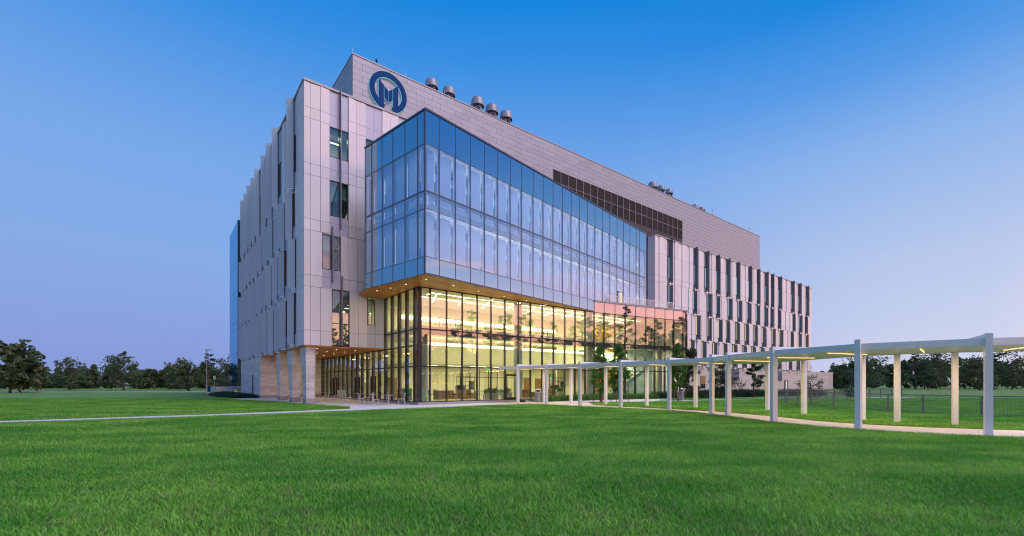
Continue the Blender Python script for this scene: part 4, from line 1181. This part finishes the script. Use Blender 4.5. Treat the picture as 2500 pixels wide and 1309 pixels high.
# lawn grass
def grass_blades(poly, dens, dmax, name, hmul=1.):
    xs = [p[0] for p in poly]; ys = [p[1] for p in poly]
    bands = [(4.2, 6), (6, 8), (8, 11), (11, 15), (15, 20), (20, 27), (27, 36), (36, 48)]
    Vs, Fs, off_ = [], [], 0
    for d0_, d1_ in bands:
        if d0_ > dmax: continue
        dm = (d0_ + d1_) / 2
        A = 1.24 * (d1_ ** 2 - d0_ ** 2)                       # wedge of the view
        n = int(A * dens(dm))
        y = np.sqrt(nrg.uniform(d0_ ** 2, d1_ ** 2, n)); x = nrg.uniform(-1.24, 1.24, n) * y
        q = np.stack([x, y], 1); q = q[inside(q, poly)]
        n = len(q)
        if not n: continue
        a = nrg.random(n) * 6.283
        patch = .75 + .35 * np.sin(q[:, 0] * .9 + 1.3 * np.sin(q[:, 1] * .7)) * np.sin(q[:, 1] * .8 + .6 * q[:, 0])
        hh = .085 * hmul * nrg.uniform(.35, 1.25, n) * (.55 + .45 * patch); ln = hh * nrg.uniform(.3, 1.5, n); wv = .0029 * (1 + dm / 5.0) * nrg.uniform(.7, 1.3, n)
        dx, dy = np.cos(a), np.sin(a); z = np.full(n, .03)
        b0 = np.stack([q[:, 0] - dy * wv, q[:, 1] + dx * wv, z], 1); b1 = np.stack([q[:, 0] + dy * wv, q[:, 1] - dx * wv, z], 1)
        if dm < 9:
            m0 = np.stack([q[:, 0] + dx * ln * .35 - dy * wv * .8, q[:, 1] + dy * ln * .35 + dx * wv * .8, z + hh * .62], 1)
            m1 = np.stack([q[:, 0] + dx * ln * .35 + dy * wv * .8, q[:, 1] + dy * ln * .35 - dx * wv * .8, z + hh * .62], 1)
            t0 = np.stack([q[:, 0] + dx * ln, q[:, 1] + dy * ln, z + hh], 1)
            V = np.stack([b0, b1, m1, m0, t0], 1).reshape(-1, 3); i = np.arange(n) * 5 + off_
            F = np.concatenate([np.stack([i, i + 1, i + 2], 1), np.stack([i, i + 2, i + 3], 1), np.stack([i + 3, i + 2, i + 4], 1)]); off_ += n * 5
        else:
            t0 = np.stack([q[:, 0] + dx * ln, q[:, 1] + dy * ln, z + hh], 1)
            V = np.stack([b0, b1, t0], 1).reshape(-1, 3); i = np.arange(n) * 3 + off_
            F = np.stack([i, i + 1, i + 2], 1); off_ += n * 3
        Vs.append(V); Fs.append(F)
    if Vs:
        o = fast_mesh(name, np.concatenate(Vs), np.concatenate(Fs), 'grass', 3); o['kind'] = 'stuff'
grass_blades(LF, lambda d: min(2600, 17500 / d), 36, 'lawn_grass')
grass_blades(LB, lambda d: min(3600, 11000 / d), 48, 'lawn_grass')
grass_blades(LL, lambda d: min(3600, 11000 / d), 48, 'lawn_grass')
grass_blades(LR, lambda d: 500, 60, 'lawn_grass')

# ================================================================= STREET FURNITURE
# patio chairs and tables
def patio_chair():
    r_ = empty('patio_chair')
    MB().box(-.22, .22, -.22, .22, .43, .46).build('seat', 'silver', r_)
    b = MB()
    for k in range(6): b.box(-.21, .21, .215 + k * .012, .235 + k * .012, .52 + k * .062, .575 + k * .062)
    b.build('backrest', 'silver', r_)
    for sx in (-.21, .21):
        MB().tube([(sx, -.22, 0), (sx, -.20, .45)], [.021, .021], 6).build('leg', 'silver', r_)
        MB().tube([(sx, .30, 0), (sx, .21, .45), (sx, .29, .90)], [.021] * 3, 6).build('leg', 'silver', r_)
    return r_
def patio_table():
    r_ = empty('patio_table')
    MB().lathe([(0, .725), (.42, .725), (.43, .74), (.42, .755), (0, .755)], 24).build('tabletop', 'tabletop', r_, smooth=True)
    MB().lathe([(.04, .05), (.04, .72)], 10).build('pedestal', 'silver', r_, smooth=True)
    m_ = MB()
    for k in range(4):
        t = k * math.pi / 2 + .4; m_.bar((0, 0, .05), (.30 * math.cos(t), .30 * math.sin(t), .015), .06, .03)
    m_.build('base', 'silver', r_)
    return r_
tab0 = ch0 = None
tl = [(-12.9, 38.2, 'round patio table farthest back of the three outside the corner glass'), (-11.1, 36.1, 'middle round patio table of the three outside the corner glass'),
      (-9.35, 34.1, 'round patio table nearest the glass corner of the lobby'), (-19.83, 45.4, 'round patio table just right of the nearest stone column'), (-17.7, 42.9, 'round patio table under the soffit before the double doors')]
for x, y, lb in tl:
    t_ = tab0 = patio_table() if tab0 is None else tab0
    if t_.get('label'): t_ = copy_tree(tab0)
    t_.location = (x, y, .015); tag(t_, lb, 'table', 'patio tables on the terrace')
cl_ = [(-13.75, 37.9, 1.9, 'patio chair left of the farthest back outdoor table'), (-12.2, 38.75, -1.0, 'patio chair right of the farthest back outdoor table'),
       (-11.95, 35.8, 1.9, 'patio chair left of the middle outdoor table'), (-10.35, 36.6, -1.0, 'patio chair right of the middle outdoor table'),
       (-10.2, 33.75, 1.9, 'patio chair left of the table by the glass corner'), (-8.5, 34.6, -1.2, 'rightmost patio chair by the lobby glass corner'),
       (-18.8, 45.6, -1.3, 'patio chair between the two tables under the soffit'), (-16.85, 43.3, -1.3, 'patio chair right of the table before the double doors'), (-18.6, 48.6, .4, 'patio chair deepest under the soffit by the doors')]
for x, y, rz, lb in cl_:
    if ch0 is None: c_ = ch0 = patio_chair()
    else: c_ = copy_tree(ch0)
    c_.location = (x, y, .015); c_.rotation_euler = (0, 0, rz + 3.1416 if False else rz); tag(c_, lb, 'chair', 'patio chairs on the terrace')
# litter bins
def litter_bin():
    r_ = empty('litter_bin')
    m_ = MB()
    for k in range(20):
        t = k / 20 * 6.283; m_.bar((.28 * math.cos(t), .28 * math.sin(t), .06), (.29 * math.cos(t), .29 * math.sin(t), .82), .035, .012)
    m_.build('slats', 'silver', r_)['kind'] = 'stuff'
    MB().lathe([(.25, .05), (.25, .82)], 18).build('liner', 'fan', r_, smooth=True)
    MB().lathe([(.31, .80), (.32, .86), (.28, .88), (.27, 1.10), (.22, 1.16), (0, 1.17)], 20).build('hood', 'silver', r_, smooth=True)
    MB().box(-.15, .15, -.30, -.2, .92, 1.07).build('opening', 'blackmetal', r_)
    return r_
lb0 = litter_bin(); lb0.location = (2.25, 38.9, .015); tag(lb0, 'silver slatted litter bin beside the lobby entrance under the walkway', 'litter bin', 'slatted litter bins')
lb1 = copy_tree(lb0, loc=(15.95, 42.6, .015)); tag(lb1, 'silver slatted litter bin behind the dense oval tree', 'litter bin', 'slatted litter bins')
dk = MB().lathe([(.26, 0), (.28, .75), (.24, .95), (0, .97)], 18).build('waste_bin', 'stringer', smooth=True); dk.location = P(5.9, 9.6, .015)
tag(dk, 'dark green waste bin against the side glass under the soffit', 'waste bin')
bo = empty('card_reader_post', (-.75, 39.6, .0)); tag(bo, 'slim steel access post left of the lobby entrance door', 'bollard')
MB().lathe([(.07, 0), (.07, 1.05), (0, 1.06)], 12).build('post', 'silver', bo, smooth=True); MB().box(-.08, .08, -.1, -.06, .85, 1.02).build('reader', 'blackmetal', bo)
hm = MB().lathe([(.0, .0), (.5, .02), (.52, .12), (.42, .2), (.3, .12), (0, .12)], 20).build('dark_ground_object', 'blackmetal', smooth=True); hm.location = (.85, 39.3, .01); hm.scale = (.7, .5, 1)  # plain stand-in for an unidentified dark object; gives no light
tag(hm, 'low black object on the paving right of the entrance door', 'ground object')

# monument sign
ms = empty('monument_sign', (-45.0, 69.6, 0), rad(6)); tag(ms, 'low grey monument sign with white lettering and blue logo in planting', 'sign')
MB().box(-1.9, 1.9, -.15, .25, 0, .32).build('sign_base', 'stone', ms)
MB().box(-1.32, 1.82, -.10, .20, .32, 1.16).build('sign_panel', 'signgrey', ms)
MB().box(-1.82, -1.42, -.11, .21, .32, 1.16).build('navy_block', 'navy', ms); MB().box(-1.42, -1.32, -.105, .205, .32, 1.16).build('cyan_stripe', 'cyan', ms)
def text(body, size, loc, m, par, name, rot=(rad(90), 0, 0), ex=.012, align='LEFT'):
    cu = bpy.data.curves.new(name, 'FONT'); cu.body = body; cu.size = size; cu.extrude = ex; cu.align_x = align
    tmp = bpy.data.objects.new(name + '_curve', cu); COL.objects.link(tmp)
    dg_ = bpy.context.evaluated_depsgraph_get(); me = bpy.data.meshes.new_from_object(tmp.evaluated_get(dg_))
    bpy.data.objects.remove(tmp); me.materials.clear(); me.materials.append(M[m])
    o = bpy.data.objects.new(name, me); o.location = loc; o.rotation_euler = rot
    return link(o, par)
text('MOFFITT', .31, (-.62, -.115, .84), 'signwhite', ms, 'sign_lettering')
text('CANCER CENTER', .085, (-.62, -.115, .745), 'signwhite', ms, 'sign_lettering')
MB().box(-.62, .70, -.118, -.10, .685, .705).build('sign_rule', 'signwhite', ms)
text('Discovery &', .14, (-.62, -.115, .555), 'signwhite', ms, 'sign_lettering')
text('Innovation Center', .14, (-.62, -.115, .40), 'signwhite', ms, 'sign_lettering')
lg = MB()
for cx in (.88, 1.06):
    for k in range(24):
        t0, t1 = k / 24 * 6.283, (k + 1) / 24 * 6.283
        lg.bar((cx + .13 * math.cos(t0), -.118, .95 + .17 * math.sin(t0)), (cx + .13 * math.cos(t1), -.118, .95 + .17 * math.sin(t1)), .02, .055)
lg.build('sign_logo', 'cyan', ms)
# road sign
rs_ = empty('road_sign', (-49.9, 75.6, 0)); tag(rs_, 'white square road sign with black arrow mark behind the monument sign', 'road sign')
MB().tube([(0, 0, 0), (0, 0, 2.9)], [.035, .035], 8).build('post', 'lampgrey', rs_); MB().box(-.19, .19, -.06, -.04, 2.3, 2.9).build('sign_plate', 'signwhite', rs_)
MB().bar((-.08, -.065, 2.4), (-.08, -.065, 2.8), .01, .06).bar((-.08, -.065, 2.78), (.09, -.065, 2.70), .01, .06).bar((.09, -.065, 2.70), (-.04, -.065, 2.58), .01, .06).bar((-.04, -.065, 2.6), (.1, -.065, 2.42), .01, .06).build('sign_symbol', 'blackmetal', rs_)
# street lamp
sl = empty('street_lamp', (-49.2, 72.6, 0)); tag(sl, 'tall grey street lamp with flat dark head beyond the lawn', 'street lamp')
MB().tube([(0, 0, 0), (0, 0, 7.0)], [.10, .075], 8).build('pole', 'lampgrey', sl, smooth=True); MB().lathe([(.13, 0), (.13, 1.3), (.1, 1.35)], 10).build('pole_base', 'lampgrey', sl, smooth=True)
MB().box(-.1, .75, -.14, .14, 6.98, 7.07).build('lamp_head', 'blackmetal', sl)

# pond fence
fe = empty('pond_fence', (22.3, 39.7, 0)); tag(fe, 'blue grey wire mesh fence enclosing the pond beside the walkway', 'fence')
runs = [((22.3, 39.7), (21.6, 32.5)), ((21.6, 32.5), (21.9, 24.0)), ((21.9, 24.0), (24.5, 20.5)), ((22.3, 39.7), (34, 47.5)), ((34, 47.5), (45, 52))]
for (a, b) in runs:
    A_, B_ = Vector((a[0] - 22.3, a[1] - 39.7, 0)), Vector((b[0] - 22.3, b[1] - 39.7, 0)); L = (B_ - A_).length; n = max(2, int(L / 1.8))
    for k in range(n + (1 if (a, b) == runs[-1] else 0)):
        p = A_.lerp(B_, k / n); MB().bar(p, p + Vector((0, 0, 1.0)), .07, .07).build('post', 'fencemetal', fe)
    rr = MB().bar(A_ + Vector((0, 0, 1.02)), B_ + Vector((0, 0, 1.02)), .09, .05); rr.bar(A_ + Vector((0, 0, .12)), B_ + Vector((0, 0, .12)), .03, .03); rr.build('rail', 'fencemetal', fe)
    wm = MB()
    for z in np.arange(.2, .98, .09): wm.bar(A_ + Vector((0, 0, z)), B_ + Vector((0, 0, z)), .009, .009)
    for k in range(int(L / .13)): p = A_.lerp(B_, k / int(L / .13)); wm.bar(p + Vector((0, 0, .14)), p + Vector((0, 0, 1.0)), .007, .007)
    wm.build('wire_mesh', 'fencemetal', fe)['kind'] = 'stuff'

# ================================================================= LOBBY FURNITURE
def sofa(u, v, lb, L=1.9):
    r_ = empty('sofa', P(u, v, .2), TH); tag(r_, lb, 'sofa', 'leather sofas in the lobby')
    MB().box(0, L, 0, .8, .1, .42).build('seat', 'leather', r_, bevel=.03); MB().box(0, L, .65, .85, .42, .85).build('backrest', 'leather', r_, bevel=.03)
    for x in (0, L - .2): MB().box(x, x + .2, 0, .64, .42, .62).build('armrest', 'leather', r_, bevel=.03)
sofa(9.2, -4.6, 'brown leather sofa behind the first panes right of the lobby corner'); sofa(11.6, -4.2, 'brown leather sofa left of the shelf divider', 1.5); sofa(17.6, -5.0, 'brown leather sofa just right of the entrance door'); sofa(22.2, -3.5, 'brown leather sofa behind the litter bin', 1.6)
def cafe_chair(u, v, a, lb):
    r_ = empty('cafe_chair', P(u, v, .2), a); tag(r_, lb, 'chair', 'teal chairs inside the lobby')
    MB().box(-.23, .23, -.23, .23, .43, .48).build('seat', 'teal', r_); MB().box(-.23, .23, .2, .24, .5, .88).build('backrest', 'teal', r_)
    for sx in (-.2, .2):
        for sy in (-.2, .2): MB().bar((sx, sy, 0), (sx * .9, sy * .9, .43), .03).build('leg', 'blackmetal', r_)
def cafe_table(u, v, lb, L=1.6):
    r_ = empty('cafe_table', P(u, v, .2), TH); tag(r_, lb, 'table', 'oak tables inside the lobby')
    MB().box(-L / 2, L / 2, -.4, .4, .70, .75).build('tabletop', 'tableoak', r_)
    for sx in (-L / 2 + .1, L / 2 - .1):
        for sy in (-.3, .3): MB().bar((sx, sy, 0), (sx, sy, .7), .04).build('leg', 'blackmetal', r_)
cafe_table(15.0, -3.2, 'long oak table with teal chairs left of the entrance door', 2.2); cafe_table(27.0, -3.6, 'oak table behind glass right of the colourful print')
for u, v, a, lb in ((13.6, -3.8, 1.6, 'teal chair at the left end of the long oak table'), (14.4, -4.0, 3.3, 'teal chair at the front left of the long oak table'), (15.6, -4.1, 3.5, 'teal chair at the front right of the long oak table'), (16.5, -3.2, -1.2, 'teal chair at the right end of the long oak table'),
                    (26.2, -4.3, 3.4, 'teal chair left of the oak table by the colourful print'), (27.8, -4.2, 3.8, 'teal chair right of the oak table by the colourful print')):
    cafe_chair(u, v, a, lb)
for k in range(4): cafe_chair(8.0 + k * .8, -1.6, 3.2 + k * .3, ['first', 'second', 'third', 'fourth'][k] + ' teal chair in the row seen through the glass corner')
q = Matrix.Translation((E0[0], E0[1], 0)) @ Matrix.Rotation(EA, 4, 'Z')
for k, x in enumerate((7.3, 8.1, 8.7)):
    pt = q @ Vector((x, 4.8, 0)); cafe_chair(pt.x, pt.y, TH + EA, ['left', 'middle', 'right'][k] + ' dark teal chair under the lower stair flight')
def shelf(u, v, lb):
    r_ = empty('shelf_divider', P(u, v, .2), TH); tag(r_, lb, 'shelf', 'open black shelf dividers')
    f = MB()
    for k in range(5): f.bar((k * .5, 0, 0), (k * .5, 0, 2.1), .035)
    for z in (.05, .45, .85, 1.25, 1.65, 2.1): f.bar((0, 0, z), (2.0, 0, z), .035)
    f.build('frame', 'blackmetal', r_)
    for (i, j) in ((0, 1), (1, 2), (3, 2), (0, 2), (2, 1), (3, 3)): MB().box(i * .5 + .03, i * .5 + .47, -.05, .25, .07 + j * .4, .43 + j * .4).build('shelf_box', 'blackmetal', r_)
shelf(13.0, -1.2, 'open black shelf divider left of the long oak table'); shelf(25.0, -1.4, 'open black shelf divider in front of the colourful print')
def indoor_plant(u, v, lb, wd=1.2):
    r_ = empty('indoor_planter', P(u, v, .2), TH); tag(r_, lb, 'planter', 'planters inside the lobby glass')
    MB().box(-wd / 2, wd / 2, -.22, .22, 0, .62).build('planter_box', 'planter', r_, bevel=.02)
    V, F = leaves_np([(x, 0, .8) for x in np.linspace(-wd / 2 + .15, wd / 2 - .15, 5)], [(.25, .25, .25)] * 5, 260, .13, aspect=.3); fast_mesh('foliage', V, F, 'brightleaf', 4, r_)
indoor_plant(13.6 + .3, -5.6, 'grey planter with bright leaves just left of the entrance door'); indoor_plant(16.0, -5.0, 'grey planter with bright leaves seen through the entrance door', .9)
indoor_plant(8.0, -.8, 'planter with arching leaves behind the left side glass'); indoor_plant(22.8, -4.9, 'small green planter beside the sofa behind the litter bin', .7)
pc = empty('wall_print', P(31.6, 5.0, 1.9), TH); tag(pc, 'colourful patchwork wall print behind the shelf divider', 'wall print')
MB().box(-1.0, 1.9, -.02, .0, -1.1, .9).build('print', 'artwork', pc); MB().box(-1.05, -1.0, -.03, .0, -1.1, .9).box(1.9, 1.95, -.03, 0, -1.1, .9).box(-1.05, 1.95, -.03, 0, .9, .95).build('frame', 'blackmetal', pc)
fx = MB().box(0, .06, 0, .16, 0, .26).build('fire_alarm', 'red'); fx.location = P(8.2, 5.0, 1.4); fx.rotation_euler = (0, 0, TH); tag(fx, 'small red alarm box on the cream lobby wall', 'alarm box')

# ================================================================= FAR SURROUNDINGS
sheet('far_road', [(-160, 78), (-30, 92), (-30, 97), (-160, 84)], .02, 'asphalt')
sheet('far_kerb', [(-160, 76), (-40, 89), (-40, 90.2), (-160, 77.2)], .06, 'pave', thick=.06)
bgp = [(-55, 94, 8.6, 'pine', 'slim pine rising right behind the street lamp'), (-62, 100, 7.8, 'oak', 'grey oak left of the street lamp'), (-50, 99, 6.2, 'oak', 'rounded oak between road sign and pine'),
       (-57.5, 108, 7.8, 'pine', 'taller pine set back behind the slim pine'), (-45, 104, 5.6, 'oak', 'olive oak right above the monument sign'), (-48, 112, 6.8, 'pine', 'thin pine close to the glass end bay'),
       (-70, 104, 8.2, 'pine', 'first pine left of the lawn edge'), (-78, 106, 6.8, 'oak', 'wide oak beyond the road on the left'), (-87, 101, 7.6, 'oak', 'broad oak before the leftmost pines'),
       (-95, 110, 9.2, 'pine', 'tall pine near the left end of the tree row'), (-104, 106, 7.0, 'oak', 'oak second from the left end of the tree row'), (-113, 108, 8.4, 'pine', 'leftmost pine of the tree row'), (-43, 116, 6.0, 'oak', 'low oak half hidden by the glass end bay'),
       (-66, 92, 5.2, 'oak', 'short bushy oak at the far kerb')]
for x, y, h, k, lb in bgp:
    if k == 'pine': pine_tree(x, y, h, lb, 'trees beyond the far road', crown0=.38, nb=18, per=1300, size=.30, wd=h * .55)
    else: broad_tree('oak_tree', x, y, h, h * 1.05, h * .12, 34, 1700, .26, 'oak', lb, group='trees beyond the far road', r=.14)
bgr = [(96, 122, 10.5, 'oak', 'oak over the podium wall end'), (104, 116, 9.5, 'pine', 'pine right of the podium wall end'), (113, 120, 9.8, 'oak', 'second oak right of the podium wall'), (122, 114, 9.0, 'pine', 'pine behind the fence far right'),
       (108, 104, 7.2, 'oak', 'low oak in front of the right tree row'), (131, 118, 9.8, 'oak', 'oak at the right end of the tree row')]
for x, y, h, k, lb in bgr:
    if k == 'pine': pine_tree(x, y, h, lb, 'trees beyond the podium wall', crown0=.35, nb=18, per=1300, size=.32, wd=h * .55)
    else: broad_tree('oak_tree', x, y, h, h * 1.0, h * .1, 34, 1800, .28, 'oak', lb, group='trees beyond the podium wall', r=.16)

def wood_mass(name, spots, leaf='needle', q=1.):
    """a far wood read as one mass: trunks and crowns joined"""
    Vt, Ft, ml, o1 = [], [], [], 0
    tm = MB()
    for (x, y, h, kind) in spots:
        if kind == 'pine':
            t, V, F = pine_geo(h, .52, h * .34, 24, int(2600 * q), .36 / q ** .5, puff=1.35)
        else:
            t = MB(); limb(t, (0, 0, 0), (0, 0, h * .6), .2, .08, 3, .03)
            cs = [(rnd.uniform(-.35, .35) * h, rnd.uniform(-.3, .3) * h, h * rnd.uniform(.15, .92)) for _ in range(24)]
            V, F = leaves_np(cs, [(h * .17, h * .17, h * .13)] * 24, int(1700 * q), .48 / q ** .5)
        k = len(tm.v); tm.v += [(a + x, b + y, c) for a, b, c in t.v]; tm.f += [tuple(i + k for i in f) for f in t.f]
        Vt.append(V + np.array([x, y, 0])); Ft.append(F + o1); o1 += len(V)
    root = fast_mesh(name, np.concatenate(Vt), np.concatenate(Ft), leaf, 4); root['kind'] = 'stuff'
    tk = tm.build(name + '_trunks', 'pinebark'); tk['kind'] = 'stuff'
sp = []
for k in range(24):
    y = -40 + k * 3.7 + rnd.uniform(-1.3, 1.3); x = 82 + rnd.uniform(-4, 8)
    sp.append((x, y, rnd.choice([15, 17, 18.5, 20, 21.5, 22.5]), 'pine'))
for k in range(46): sp.append((80 + rnd.uniform(-3, 12), -42 + k * 2.0, rnd.uniform(9, 13.5), 'oak'))
wood_mass('sunset_side_wood', sp, q=1.6)
sp = [(-176 + k * 3.2 + rnd.uniform(-1.5, 1.5), 124 + rnd.uniform(0, 14), rnd.uniform(5.0, 7.6), 'oak' if k % 3 else 'pine') for k in range(44)]
sp += [(92 + k * 5 + rnd.uniform(-2, 2), 128 + rnd.uniform(0, 14), rnd.uniform(7.0, 9.5), 'oak' if k % 3 else 'pine') for k in range(18)]
sp += [(-185 + k * 3.0 + rnd.uniform(-1, 1), 140 + rnd.uniform(0, 18), rnd.uniform(3.5, 6.5), 'oak') for k in range(50)]
sp += [(86 + k * 4 + rnd.uniform(-2, 2), 150 + rnd.uniform(0, 14), rnd.uniform(5, 8.5), 'oak') for k in range(34)]
sp += [(-92 + rnd.uniform(-6, 6), 20 + k * 5.2, rnd.uniform(6, 10), 'oak' if k % 2 else 'pine') for k in range(12)]
wood_mass('distant_wood', sp, 'oak', q=.55)
